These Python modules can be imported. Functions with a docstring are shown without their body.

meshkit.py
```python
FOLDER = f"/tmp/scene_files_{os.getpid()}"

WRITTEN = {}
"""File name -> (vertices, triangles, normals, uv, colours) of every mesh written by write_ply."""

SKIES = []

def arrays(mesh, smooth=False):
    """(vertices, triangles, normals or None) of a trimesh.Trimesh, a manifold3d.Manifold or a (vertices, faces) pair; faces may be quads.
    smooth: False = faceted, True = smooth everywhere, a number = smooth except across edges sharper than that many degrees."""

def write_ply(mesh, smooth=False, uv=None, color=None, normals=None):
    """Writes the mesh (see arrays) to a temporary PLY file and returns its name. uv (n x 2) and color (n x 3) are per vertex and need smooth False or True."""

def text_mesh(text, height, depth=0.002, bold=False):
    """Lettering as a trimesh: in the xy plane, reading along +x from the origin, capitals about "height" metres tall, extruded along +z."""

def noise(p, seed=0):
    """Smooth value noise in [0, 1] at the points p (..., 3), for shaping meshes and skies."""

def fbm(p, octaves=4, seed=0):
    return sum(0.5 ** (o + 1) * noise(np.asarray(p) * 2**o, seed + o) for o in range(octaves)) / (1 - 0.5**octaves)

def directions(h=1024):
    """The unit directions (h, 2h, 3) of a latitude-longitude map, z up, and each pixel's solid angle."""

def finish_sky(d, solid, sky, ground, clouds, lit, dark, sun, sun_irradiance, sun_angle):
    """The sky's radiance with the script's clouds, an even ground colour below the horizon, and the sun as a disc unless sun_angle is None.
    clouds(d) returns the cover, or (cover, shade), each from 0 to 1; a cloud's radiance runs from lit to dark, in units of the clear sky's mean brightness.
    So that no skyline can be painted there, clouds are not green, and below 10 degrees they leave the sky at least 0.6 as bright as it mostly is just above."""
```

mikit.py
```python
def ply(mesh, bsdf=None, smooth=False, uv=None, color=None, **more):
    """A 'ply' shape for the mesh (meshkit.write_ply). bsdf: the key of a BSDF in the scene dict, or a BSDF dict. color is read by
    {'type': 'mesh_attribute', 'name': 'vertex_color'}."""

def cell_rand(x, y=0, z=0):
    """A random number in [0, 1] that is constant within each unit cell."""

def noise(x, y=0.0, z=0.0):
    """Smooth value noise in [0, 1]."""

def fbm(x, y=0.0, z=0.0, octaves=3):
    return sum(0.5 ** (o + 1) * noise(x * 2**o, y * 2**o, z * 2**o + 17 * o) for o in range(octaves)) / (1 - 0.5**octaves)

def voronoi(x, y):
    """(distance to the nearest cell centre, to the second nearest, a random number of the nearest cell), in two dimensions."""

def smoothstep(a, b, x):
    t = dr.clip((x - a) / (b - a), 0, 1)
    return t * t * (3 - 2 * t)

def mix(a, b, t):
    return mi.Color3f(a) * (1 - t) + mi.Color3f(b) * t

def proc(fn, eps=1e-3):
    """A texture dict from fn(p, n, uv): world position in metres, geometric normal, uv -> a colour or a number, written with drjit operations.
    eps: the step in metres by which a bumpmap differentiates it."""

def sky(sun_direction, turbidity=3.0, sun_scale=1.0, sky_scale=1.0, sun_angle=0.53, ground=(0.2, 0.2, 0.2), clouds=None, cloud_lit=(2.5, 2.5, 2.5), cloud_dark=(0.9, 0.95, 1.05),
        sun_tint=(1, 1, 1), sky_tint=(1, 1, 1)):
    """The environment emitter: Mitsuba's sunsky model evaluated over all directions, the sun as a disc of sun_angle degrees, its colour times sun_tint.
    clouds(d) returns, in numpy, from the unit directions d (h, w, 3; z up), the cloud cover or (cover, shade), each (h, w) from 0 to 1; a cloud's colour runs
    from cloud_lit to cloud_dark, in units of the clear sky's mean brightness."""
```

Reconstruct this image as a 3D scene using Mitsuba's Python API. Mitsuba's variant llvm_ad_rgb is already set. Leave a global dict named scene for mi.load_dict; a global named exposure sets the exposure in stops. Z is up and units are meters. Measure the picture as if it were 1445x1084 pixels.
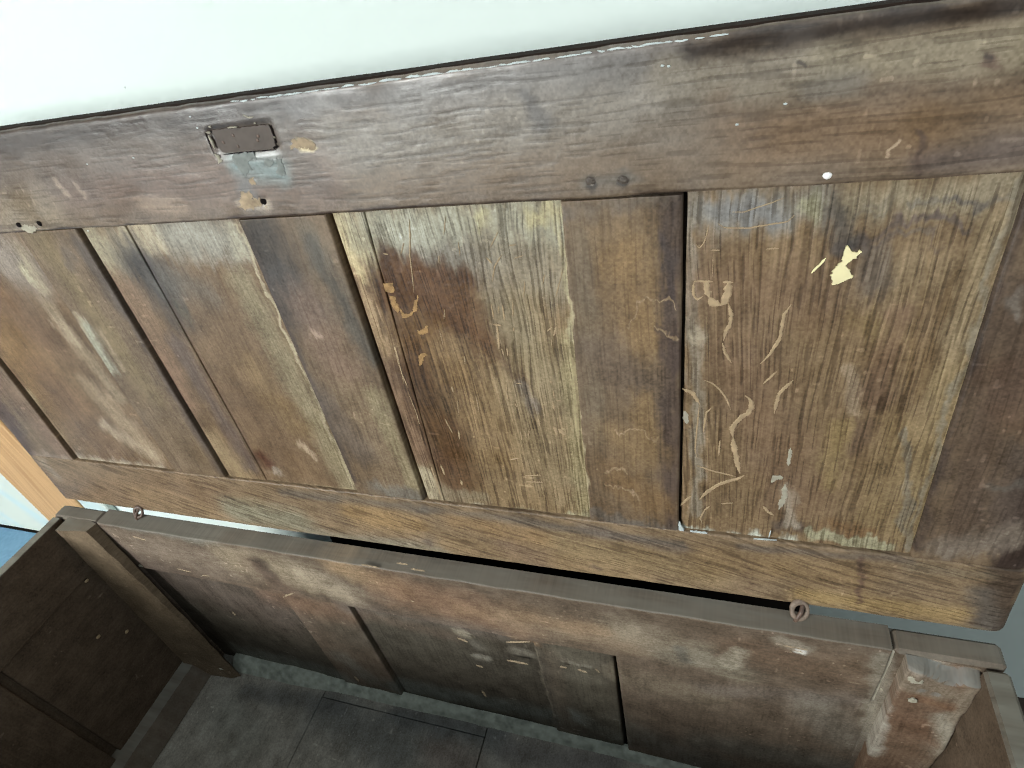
import math, random
import numpy as np, trimesh, drjit as dr, mitsuba as mi, mikit, meshkit
from mikit import noise, fbm, smoothstep, mix, proc, cell_rand
from shapely.geometry import Polygon
T = mi.ScalarTransform4f
random.seed(7); np.random.seed(7)
scene, labels = {}, {}
# ------------------------------------------------------------------ camera, lamps, exposure
CAM = np.array([0.2470, -0.3988, 1.1913]); LOOK = np.array([-0.32100556, 0.72264308, -0.61216208]); UP = [-0.04234259, 0.63477264, 0.77153794]
scene['camera'] = {'type': 'perspective', 'fov': 80.934, 'fov_axis': 'x', 'near_clip': 0.01, 'far_clip': 60.0,
                   'to_world': T().look_at(origin=CAM.tolist(), target=(CAM + LOOK).tolist(), up=UP)}
exposure = 0.0
def lamp(key, center, target, sx, sy, rgb, label):
    scene[key] = {'type': 'rectangle', 'to_world': T().look_at(origin=center, target=target, up=[0, 0.05, 1]) @ T().scale([sx / 2, sy / 2, 1]),
                  'emitter': {'type': 'area', 'radiance': {'type': 'rgb', 'value': rgb}}}
    labels[key] = {'label': label, 'category': 'lamp'}
lamp('window_lamp', [-1.75, -2.9, 1.76], [-0.1, 0.0, 0.85], 1.6, 0.95, [37.5, 39.0, 38.0], 'tall cool daylight lamp standing at a distance to the left, out of view')
lamp('ceiling_fill', [0.0, -1.3, 2.75], [0.0, -1.29, 0.0], 2.6, 2.6, [0.92, 1.06, 1.13], 'wide dim added fill light high over the open chest, out of view')  # added fill standing in for ceiling bounce
lamp('side_fill', [2.6, -1.5, 1.25], [0.3, 0.1, 0.6], 0.9, 1.1, [6.0, 6.7, 6.8], 'weak cool added fill light to the right, out of view')  # added fill to brighten the wall and gap at the right
SAT, TINT, KA = 0.78, np.array([2.2, -0.5, -2.8]), 0.92
def lin(c):
    c = np.array(c, float)
    if c[0] < 170: c[2] = min(c[2], 0.93 * c[1] if c[0] > c[2] else c[1])
    c = (np.asarray(c, float) + TINT) / 255; c = c.mean() + (c - c.mean()) * SAT
    x = np.where(c < 0.04045, c / 12.92, ((c + 0.055) / 1.055) ** 2.4)
    return KA * 0.17 * (x / 0.17) ** 1.22 if x.mean() < 0.4 else KA * x
# ------------------------------------------------------------------ measured wear in metres, plus painted sheen, arris light and edge shadow
DATA = {'S_top':[[-0.5408,0.5228,-0.034,0.5323,0.0305,[90,78,68],0.9,0.85],[-0.4158,0.5383,-0.0692,0.5414,0.0133,[58,50,48],0.9,0.85],[-0.0705,0.5385,0.2174,0.5409,0.0077,[92,90,92],0.8,0.85],[-0.0435,0.5068,0.2086,0.5151,0.0202,[118,113,108],0.8,0.85],[0.0144,0.53,0.182,0.5349,0.0106,[112,112,114],0.5,0.85],[-0.3566,0.4926,-0.073,0.4836,0.0242,[98,80,70],0.8,0.85],[-0.4775,0.4737,-0.4054,0.4701,0.0195,[122,110,92],0.7,0.85],[-0.2119,0.5208,-0.3801,0.5114,0.0147,[100,92,86],0.6,0.85],[0.2087,0.5277,0.3059,0.5284,0.0104,[122,115,102],0.75,0.85],[0.3064,0.5246,0.3975,0.5244,0.0106,[126,117,98],0.8,0.85],[0.2561,0.5144,0.3157,0.512,0.0072,[118,112,98],0.5,0.85],[0.2217,0.5423,0.3923,0.5435,0.0061,[52,43,38],0.95,0.85],[0.2621,0.4861,0.3576,0.484,0.0173,[116,95,74],0.8,0.85],[0.3568,0.4881,0.4064,0.4911,0.0126,[106,86,64],0.8,0.85],[0.3614,0.4649,0.4123,0.4692,0.0086,[90,78,74],0.8,0.85],[0.2965,0.5121,0.3228,0.5143,0.0062,[104,98,94],0.6,0.85],[-0.1495,0.4997,-0.1051,0.4917,0.0111,[100,116,120],0.9,0.85],[-0.1512,0.4815,-0.147,0.4667,0.009,[92,92,102],0.8,0.85],[-0.0981,0.5225,-0.0774,0.4897,0.0136,[92,86,86],0.6,0.85],[-0.079,0.5109,-0.0682,0.5089,0.0048,[172,158,122],0.95,0.5],[-0.1591,0.466,-0.1335,0.4627,0.0049,[150,138,122],0.8,0.85],[0.1155,0.5246,0.1235,0.5076,0.0058,[82,80,82],0.75,0.85],[0.1486,0.4659,0.1835,0.4661,0.0046,[96,92,92],0.7,0.85],[0.1549,0.4655,0.1559,0.4649,0.0047,[58,53,51],0.95,0.35],[0.1784,0.4649,0.1794,0.4644,0.0043,[62,57,54],0.95,0.35],[0.1549,0.466,0.1559,0.4654,0.0016,[110,104,96],0.8,0.4],[0.1785,0.4654,0.1794,0.4649,0.0015,[112,106,98],0.8,0.4],[0.1788,0.4714,0.1909,0.4631,0.003,[88,84,84],0.5,0.85],[0.3565,0.4821,0.362,0.4562,0.0016,[84,70,62],0.8,0.85],[0.3844,0.519,0.3854,0.5175,0.0031,[96,72,66],0.6,0.85],[0.3456,0.4789,0.3448,0.4683,0.001,[160,140,118],0.8,0.85],[0.3825,0.5203,0.3849,0.5197,0.0014,[66,58,60],0.8,0.85],[0.2883,0.527,0.2904,0.5249,0.0014,[72,66,66],0.8,0.85],[-0.5001,0.4501,-0.0638,0.4527,0.0024,[60,46,42],0.8,0.85],[-0.0638,0.4527,0.4171,0.4515,0.0017,[58,46,44],0.8,0.85],[-0.2768,0.4739,-0.228,0.4678,0.0068,[140,122,104],0.5,0.85],[-0.3697,0.5003,-0.3667,0.4861,0.0032,[150,135,118],0.5,0.85],[-0.3458,0.4939,-0.3461,0.4814,0.0024,[150,135,118],0.4,0.85]],  # bluish sheen and the shadow line under the rail are painted in here
'S_p12':[[-0.7951,0.2026,-0.635,0.2608,0.0771,[118,94,64],0.7,0.85],[-0.5403,0.4321,-0.5136,0.4095,0.0344,[128,120,112],0.85,0.85],[-0.589,0.3686,-0.5575,0.3183,0.0344,[108,84,64],0.6,0.85],[-0.6246,0.3171,-0.635,0.2125,0.0336,[116,90,56],0.6,0.85],[-0.4944,0.4306,-0.4974,0.3822,0.0071,[142,132,112],0.8,0.85],[-0.5066,0.4067,-0.5083,0.3942,0.0072,[152,146,124],0.8,0.85],[-0.5103,0.3588,-0.494,0.2212,0.0104,[134,120,98],0.7,0.85],[-0.5113,0.3373,-0.5066,0.3131,0.009,[150,136,116],0.6,0.85],[-0.6064,0.262,-0.5908,0.2152,0.0235,[112,88,66],0.6,0.85],[-0.6054,0.2143,-0.5877,0.1104,0.0338,[110,88,68],0.6,0.85],[-0.6749,0.2163,-0.6842,0.1,0.0118,[128,116,88],0.8,0.85],[-0.5361,0.2421,-0.5009,0.1264,0.0145,[138,122,100],0.8,0.85],[-0.5598,0.1671,-0.5005,0.1129,0.0111,[150,136,116],0.6,0.85],[-0.6812,0.0885,-0.5001,0.0865,0.0106,[150,142,128],0.9,0.85],[-0.5437,0.0826,-0.5307,0.0814,0.0044,[230,230,225],0.9,0.85],[-0.3792,0.4349,-0.3681,0.4249,0.0251,[146,138,116],0.9,0.85],[-0.3933,0.4354,-0.3896,0.3115,0.0039,[172,158,128],0.9,0.85],[-0.3896,0.3115,-0.382,0.0902,0.0053,[168,152,120],0.95,0.85],[-0.3659,0.3851,-0.3807,0.2282,0.0187,[124,102,82],0.7,0.85],[-0.3747,0.292,-0.3784,0.2284,0.0133,[130,104,84],0.5,0.85],[-0.3749,0.1583,-0.353,0.0992,0.0191,[138,120,92],0.8,0.85],[-0.3224,0.4328,-0.2968,0.4394,0.0169,[160,148,124],0.95,0.4],[-0.2669,0.4382,-0.2016,0.4284,0.0207,[136,134,124],0.9,0.85],[-0.19,0.4422,-0.1922,0.4135,0.0078,[150,146,128],0.7,0.85],[-0.3276,0.4109,-0.3048,0.3499,0.0275,[70,69,70],0.95,0.85],[-0.3029,0.3884,-0.2624,0.3755,0.0196,[100,96,90],0.6,0.85],[-0.3045,0.357,-0.3029,0.3464,0.0066,[62,74,96],0.9,0.85],[-0.2845,0.3456,-0.278,0.2756,0.0254,[112,92,70],0.7,0.85],[-0.2077,0.3831,-0.1831,0.0904,0.0148,[130,120,96],0.85,0.85],[-0.34,0.3126,-0.3285,0.1127,0.0113,[92,80,78],0.8,0.85],[-0.3004,0.2332,-0.2682,0.1447,0.0272,[104,84,64],0.7,0.85],[-0.2471,0.2769,-0.2246,0.1951,0.0187,[122,102,72],0.5,0.85],[-0.3056,0.1406,-0.3,0.1288,0.0098,[84,54,42],0.9,0.85],[-0.2302,0.1629,-0.2223,0.1519,0.0057,[158,140,118],0.7,0.85],[-0.2956,0.1141,-0.2909,0.1095,0.0062,[140,130,118],0.6,0.85],[-0.3012,0.0846,-0.186,0.0822,0.0062,[152,142,112],0.9,0.85],[-0.1806,0.4473,-0.18,0.0844,0.0023,[160,150,126],0.7,0.85]],
'S_m':[[-0.4448,0.4367,-0.4235,0.2317,0.0167,[112,98,72],0.8,0.85],[-0.3928,0.4349,-0.3781,0.3168,0.0087,[86,78,74],0.85,0.85],[-0.3781,0.3168,-0.3814,0.1087,0.0104,[88,78,72],0.85,0.85],[-0.4192,0.422,-0.4253,0.4105,0.0075,[86,78,72],0.6,0.85],[-0.4642,0.3424,-0.4711,0.3247,0.0065,[146,134,112],0.7,0.85],[-0.4601,0.3328,-0.4664,0.268,0.0078,[142,142,126],0.85,0.85],[-0.4436,0.3272,-0.4451,0.2742,0.0044,[138,124,102],0.6,0.85],[-0.4485,0.2301,-0.4121,0.1235,0.0251,[106,90,70],0.6,0.85],[-0.1592,0.4338,-0.1634,0.3632,0.0282,[66,61,61],0.95,0.85],[-0.1529,0.3865,-0.1331,0.3552,0.0193,[80,78,82],0.7,0.85],[-0.1076,0.4352,-0.0971,0.4144,0.0115,[104,98,86],0.6,0.85],[-0.1056,0.4216,-0.0852,0.3065,0.0109,[80,78,78],0.8,0.85],[-0.1381,0.3631,-0.1257,0.2874,0.0221,[118,98,84],0.7,0.85],[-0.1753,0.4345,-0.1698,0.1153,0.0073,[74,66,66],0.85,0.85],[-0.1433,0.3305,-0.1364,0.3264,0.0051,[160,140,124],0.5,0.85],[-0.1217,0.2503,-0.1117,0.111,0.0203,[120,104,84],0.7,0.85],[-0.0949,0.252,-0.0869,0.1145,0.0099,[136,126,100],0.7,0.85],[-0.1683,0.2474,-0.1423,0.1655,0.0182,[92,82,74],0.7,0.85],[-0.1425,0.1067,-0.0871,0.0963,0.0112,[104,100,100],0.8,0.85],[0.1344,0.4426,0.2152,0.4463,0.0063,[100,92,84],0.8,0.85],[0.1598,0.4188,0.2022,0.4058,0.0223,[120,100,74],0.8,0.85],[0.1749,0.3946,0.1863,0.3293,0.0183,[130,106,74],0.8,0.85],[0.1438,0.4252,0.1395,0.1355,0.0084,[108,96,80],0.7,0.85],[0.2118,0.4386,0.2085,0.0978,0.0086,[78,66,66],0.85,0.85],[0.2065,0.4171,0.2092,0.3695,0.0045,[74,66,74],0.7,0.85],[0.2039,0.3366,0.2122,0.3014,0.0058,[80,68,68],0.8,0.85],[0.1523,0.314,0.1817,0.2849,0.0206,[104,90,78],0.7,0.85],[0.1843,0.2693,0.1892,0.2191,0.0103,[128,106,76],0.8,0.85],[0.1593,0.2207,0.1853,0.2006,0.0188,[124,103,75],0.8,0.85],[0.149,0.1676,0.1904,0.1325,0.0206,[122,98,68],0.8,0.85],[0.1367,0.1954,0.1379,0.1136,0.0122,[106,88,68],0.6,0.85],[0.1294,0.1032,0.2114,0.0928,0.0074,[98,92,92],0.8,0.85],[0.1284,0.4484,0.1218,0.1054,0.0021,[160,150,120],0.6,0.85],[0.1741,0.3437,0.1845,0.3598,0.0011,[142,122,98],0.75,0.8],[0.1845,0.3598,0.1929,0.3706,0.0011,[142,122,98],0.75,0.8],[0.1929,0.3706,0.2035,0.3691,0.0011,[142,122,98],0.75,0.8],[0.2035,0.3691,0.2159,0.3645,0.0011,[142,122,98],0.75,0.8],[0.1962,0.3399,0.2057,0.3392,0.0011,[142,122,98],0.75,0.8],[0.2057,0.3392,0.2138,0.3336,0.0011,[142,122,98],0.75,0.8],[0.1563,0.2251,0.1721,0.2281,0.0014,[142,122,98],0.75,0.8],[0.1721,0.2281,0.1856,0.2261,0.0014,[142,122,98],0.75,0.8],[0.1856,0.2261,0.1972,0.2204,0.0014,[142,122,98],0.75,0.8],[0.1445,0.1547,0.1613,0.1544,0.0016,[142,122,98],0.75,0.8],[0.1613,0.1544,0.1702,0.1464,0.0015,[142,122,98],0.75,0.8],[0.1702,0.1464,0.1745,0.1376,0.0016,[142,122,98],0.75,0.8],[0.1475,0.172,0.1589,0.1772,0.0015,[142,122,98],0.75,0.8],[0.1589,0.1772,0.1695,0.1722,0.0015,[142,122,98],0.75,0.8],[0.5124,0.0258,0.4887,0.1946,0.0136,[58,47,44],0.95,0.4],[0.418,0.4281,0.4258,0.1122,0.0075,[70,60,62],0.9,0.85],[0.4395,0.3684,0.4554,0.1277,0.0167,[82,68,58],0.85,0.85],[0.4763,0.2318,0.4803,0.1324,0.0124,[82,71,64],0.8,0.85],[0.4481,0.1117,0.4901,0.1342,0.0125,[112,102,92],0.85,0.85],[0.4419,0.3046,0.4687,0.2599,0.0138,[88,70,58],0.7,0.85],[0.468,0.1917,0.4841,0.1939,0.0049,[88,84,84],0.6,0.85],[0.4218,0.3346,0.4175,0.297,0.0031,[62,54,56],0.7,0.85],[0.4336,0.3685,0.4424,0.3576,0.0037,[110,104,100],0.6,0.85],[-0.7015,0.2394,-0.6839,0.1074,0.0205,[112,92,76],0.8,0.85],[-0.7469,0.192,-0.7704,0.0981,0.0156,[82,66,66],0.8,0.85],[-0.7511,0.0927,-0.6888,0.0922,0.0097,[130,116,104],0.7,0.85]],
'S_p3':[[-0.0671,0.4368,-0.0594,0.4131,0.014,[158,148,118],0.9,0.85],[-0.0744,0.3959,-0.0581,0.3021,0.0125,[144,122,94],0.8,0.85],[-0.0634,0.2845,-0.0624,0.1667,0.0158,[130,106,88],0.8,0.85],[-0.0816,0.4375,-0.0642,0.3812,0.0043,[170,156,120],0.7,0.85],[-0.07,0.1379,-0.0618,0.0978,0.0149,[148,138,116],0.85,0.85],[-0.0329,0.4321,0.1261,0.4342,0.0247,[138,136,120],0.95,0.85],[0.1063,0.438,0.1221,0.439,0.0081,[158,149,114],0.85,0.85],[0.064,0.4431,0.0638,0.4323,0.0048,[156,149,114],0.8,0.85],[-0.005,0.4081,0.0542,0.4031,0.0159,[116,112,110],0.8,0.85],[-0.0201,0.4284,0.021,0.4299,0.0131,[146,146,132],0.6,0.85],[0.0688,0.4123,0.1197,0.3789,0.0215,[124,116,100],0.8,0.85],[0.0627,0.3796,0.0673,0.3293,0.0181,[122,114,100],0.7,0.85],[-0.0356,0.4007,0.0369,0.3834,0.0111,[80,53,30],0.95,0.85],[-0.0344,0.3809,0.0464,0.3289,0.022,[82,55,32],0.85,0.85],[-0.0362,0.4035,-0.0418,0.3662,0.0109,[80,54,30],0.95,0.85],[-0.0178,0.4003,-0.0186,0.3587,0.013,[92,64,38],0.9,0.85],[0.003,0.386,0.0229,0.3513,0.0185,[94,66,42],0.92,0.85],[0.0262,0.3659,0.0434,0.3133,0.0146,[100,72,46],0.9,0.85],[-0.041,0.3587,-0.0387,0.2855,0.016,[90,64,40],0.85,0.85],[-0.0195,0.3278,0.0047,0.27,0.0242,[104,78,48],0.8,0.85],[-0.0453,0.2764,-0.0288,0.1596,0.0276,[78,56,34],0.92,0.85],[-0.0165,0.2126,-0.0184,0.1274,0.0174,[94,70,46],0.8,0.85],[-0.0441,0.1687,-0.0396,0.1129,0.0143,[92,68,48],0.8,0.85],[0.0048,0.3041,0.0254,0.1761,0.0188,[132,110,80],0.7,0.85],[0.0711,0.3515,0.1058,0.2583,0.025,[124,112,88],0.8,0.85],[0.0698,0.2561,0.1004,0.1431,0.0309,[126,111,86],0.8,0.85],[0.032,0.2537,0.0383,0.1566,0.0159,[120,100,72],0.6,0.85],[0.0491,0.3055,0.0724,0.2734,0.0062,[98,80,62],0.7,0.85],[0.0681,0.269,0.0807,0.2408,0.0064,[112,102,92],0.8,0.85],[0.125,0.323,0.1179,0.0959,0.0105,[144,133,102],0.9,0.85],[0.1283,0.4283,0.1275,0.323,0.0032,[156,148,120],0.9,0.85],[-0.0558,0.0839,0.008,0.0817,0.0097,[150,148,132],0.85,0.85],[0.008,0.0817,0.1188,0.088,0.0071,[146,142,118],0.85,0.85],[-0.0587,0.1102,-0.0051,0.106,0.0084,[128,118,98],0.6,0.85],[0.0756,0.1344,0.0993,0.1322,0.0094,[128,110,84],0.7,0.85]],
'S_p4':[[0.2271,0.4348,0.3059,0.4383,0.0147,[122,118,112],0.9,0.85],[0.2441,0.4391,0.2773,0.4333,0.0099,[108,108,114],0.8,0.85],[0.2233,0.4241,0.2354,0.1204,0.0046,[128,120,106],0.8,0.85],[0.3015,0.4385,0.3068,0.4307,0.0066,[142,140,112],0.7,0.85],[0.328,0.4346,0.4132,0.4412,0.0129,[130,120,100],0.9,0.85],[0.3157,0.4303,0.3321,0.4064,0.0076,[98,92,86],0.85,0.85],[0.3172,0.4449,0.3242,0.4248,0.0037,[80,76,74],0.6,0.85],[0.3456,0.376,0.3786,0.3865,0.0177,[124,108,84],0.7,0.85],[0.3219,0.403,0.3387,0.4062,0.0044,[76,74,78],0.8,0.85],[0.3389,0.4046,0.3556,0.4194,0.0028,[92,82,78],0.8,0.85],[0.3553,0.4214,0.3769,0.4252,0.0027,[98,86,80],0.8,0.85],[0.3769,0.4252,0.3945,0.4167,0.0026,[96,86,82],0.8,0.85],[0.3439,0.4007,0.3586,0.4142,0.0024,[98,88,82],0.7,0.85],[0.3585,0.4152,0.3773,0.4134,0.0023,[104,94,84],0.7,0.85],[0.3773,0.4134,0.3858,0.402,0.0018,[100,86,74],0.7,0.85],[0.3645,0.4373,0.3858,0.4384,0.0026,[104,98,90],0.7,0.85],[0.3858,0.4384,0.4026,0.4314,0.0021,[98,92,86],0.8,0.85],[0.4026,0.4314,0.4161,0.4298,0.0021,[100,94,86],0.7,0.85],[0.3386,0.434,0.3482,0.4383,0.0022,[112,104,90],0.6,0.85],[0.3334,0.4269,0.3532,0.4332,0.0018,[110,104,92],0.5,0.85],[0.3465,0.398,0.3523,0.3759,0.0079,[98,90,84],0.7,0.85],[0.4121,0.4159,0.4144,0.2774,0.0108,[130,115,90],0.85,0.85],[0.4161,0.2911,0.4227,0.1219,0.0164,[130,113,84],0.9,0.85],[0.3914,0.2467,0.3905,0.1259,0.0148,[126,108,78],0.7,0.85],[0.3478,0.3466,0.3707,0.3346,0.0096,[124,106,74],0.7,0.85],[0.372,0.3528,0.3668,0.3023,0.0076,[110,88,70],0.7,0.85],[0.3648,0.285,0.3714,0.2747,0.0106,[102,82,66],0.85,0.85],[0.3645,0.2483,0.364,0.2166,0.0077,[102,84,68],0.85,0.85],[0.3473,0.3015,0.3566,0.2591,0.0054,[136,120,100],0.8,0.85],[0.3478,0.2431,0.3484,0.176,0.0081,[130,112,78],0.8,0.85],[0.3816,0.4123,0.39,0.1637,0.0017,[110,90,62],0.4,0.85],[0.3974,0.3861,0.3957,0.2762,0.0016,[108,88,62],0.5,0.85],[0.3841,0.3586,0.3914,0.2467,0.0017,[104,84,60],0.5,0.85],[0.2386,0.3774,0.3146,0.3647,0.0275,[112,90,72],0.5,0.85],[0.2627,0.3122,0.3213,0.1536,0.0274,[108,86,70],0.5,0.85],[0.3451,0.1057,0.4064,0.1007,0.0078,[138,134,110],0.95,0.4],[0.355,0.1248,0.3921,0.1163,0.0061,[112,86,58],0.7,0.85],[0.3122,0.1175,0.332,0.1106,0.008,[82,72,66],0.8,0.85],[0.3144,0.1622,0.324,0.1143,0.0054,[140,130,116],0.7,0.85],[0.2217,0.0876,0.3213,0.0885,0.0069,[160,164,156],0.9,0.85],[0.3963,0.2472,0.4219,0.1017,0.0027,[112,108,98],0.6,0.85],[0.2287,0.3321,0.2316,0.3253,0.0056,[146,136,118],0.8,0.85],[0.418,0.4423,0.4234,0.0969,0.0027,[118,112,98],0.7,0.85]],
'S_bot':[[0.5131,0.0048,0.4885,0.1864,0.0153,[58,47,44],0.95,0.4],[0.5034,0.0209,0.5153,0.0031,0.008,[70,62,58],0.8,0.85],[-0.8116,0.0136,-0.4274,0.0527,0.0384,[122,100,78],0.8,0.85],[-0.578,0.0308,-0.4504,0.0119,0.0216,[134,112,82],0.6,0.85],[-0.4028,0.0272,-0.2939,0.0231,0.0225,[128,128,110],0.85,0.85],[-0.2923,0.0792,-0.0824,0.0784,0.0072,[102,96,98],0.85,0.85],[-0.0817,0.081,0.2186,0.0737,0.0061,[100,94,98],0.9,0.85],[0.1117,0.0806,0.2186,0.0656,0.0086,[112,102,98],0.7,0.85],[-0.2798,0.0006,-0.0815,0.0053,0.0104,[124,120,106],0.75,0.85],[0.0187,0.0254,0.0529,0.0124,0.0157,[112,92,84],0.8,0.85],[-0.0971,0.0231,0.1715,0.0096,0.0156,[142,118,84],0.5,0.85],[-0.1915,0.0542,-0.1105,0.0477,0.0194,[150,122,82],0.8,0.85],[-0.0476,0.0651,0.0584,0.0525,0.0152,[146,118,82],0.7,0.85],[0.0918,0.0464,0.2486,0.0299,0.0199,[138,118,84],0.7,0.85],[0.2479,0.054,0.3822,0.055,0.021,[134,110,76],0.7,0.85],[0.3415,0.0155,0.4797,0.0189,0.0119,[150,126,82],0.85,0.85],[0.2748,0.0825,0.43,0.0907,0.0049,[96,88,88],0.8,0.85],[0.4315,0.0826,0.4873,0.0827,0.0075,[124,112,94],0.7,0.85],[0.4915,0.0539,0.5072,0.0126,0.0109,[98,92,86],0.85,0.85],[0.3883,0.0839,0.396,0.0175,0.0029,[94,72,64],0.8,0.85],[0.2863,0.0621,0.2921,0.0028,0.0023,[112,90,70],0.5,0.85],[-0.0944,0.0181,-0.0927,0.0128,0.0061,[70,60,56],0.85,0.85],[-0.1086,0.0181,-0.0844,0.0255,0.0097,[122,110,98],0.5,0.85],[0.1224,0.0142,0.1247,0.0108,0.0042,[98,84,72],0.7,0.85],[-0.7795,0.0788,-0.7798,-0.0089,0.014,[84,72,76],0.85,0.85],[-0.7488,0.0823,-0.7459,0.0517,0.0084,[140,130,118],0.6,0.85],[0.3914,-0.0086,0.5067,0.0029,0.0034,[120,110,92],0.6,0.85]],
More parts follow.
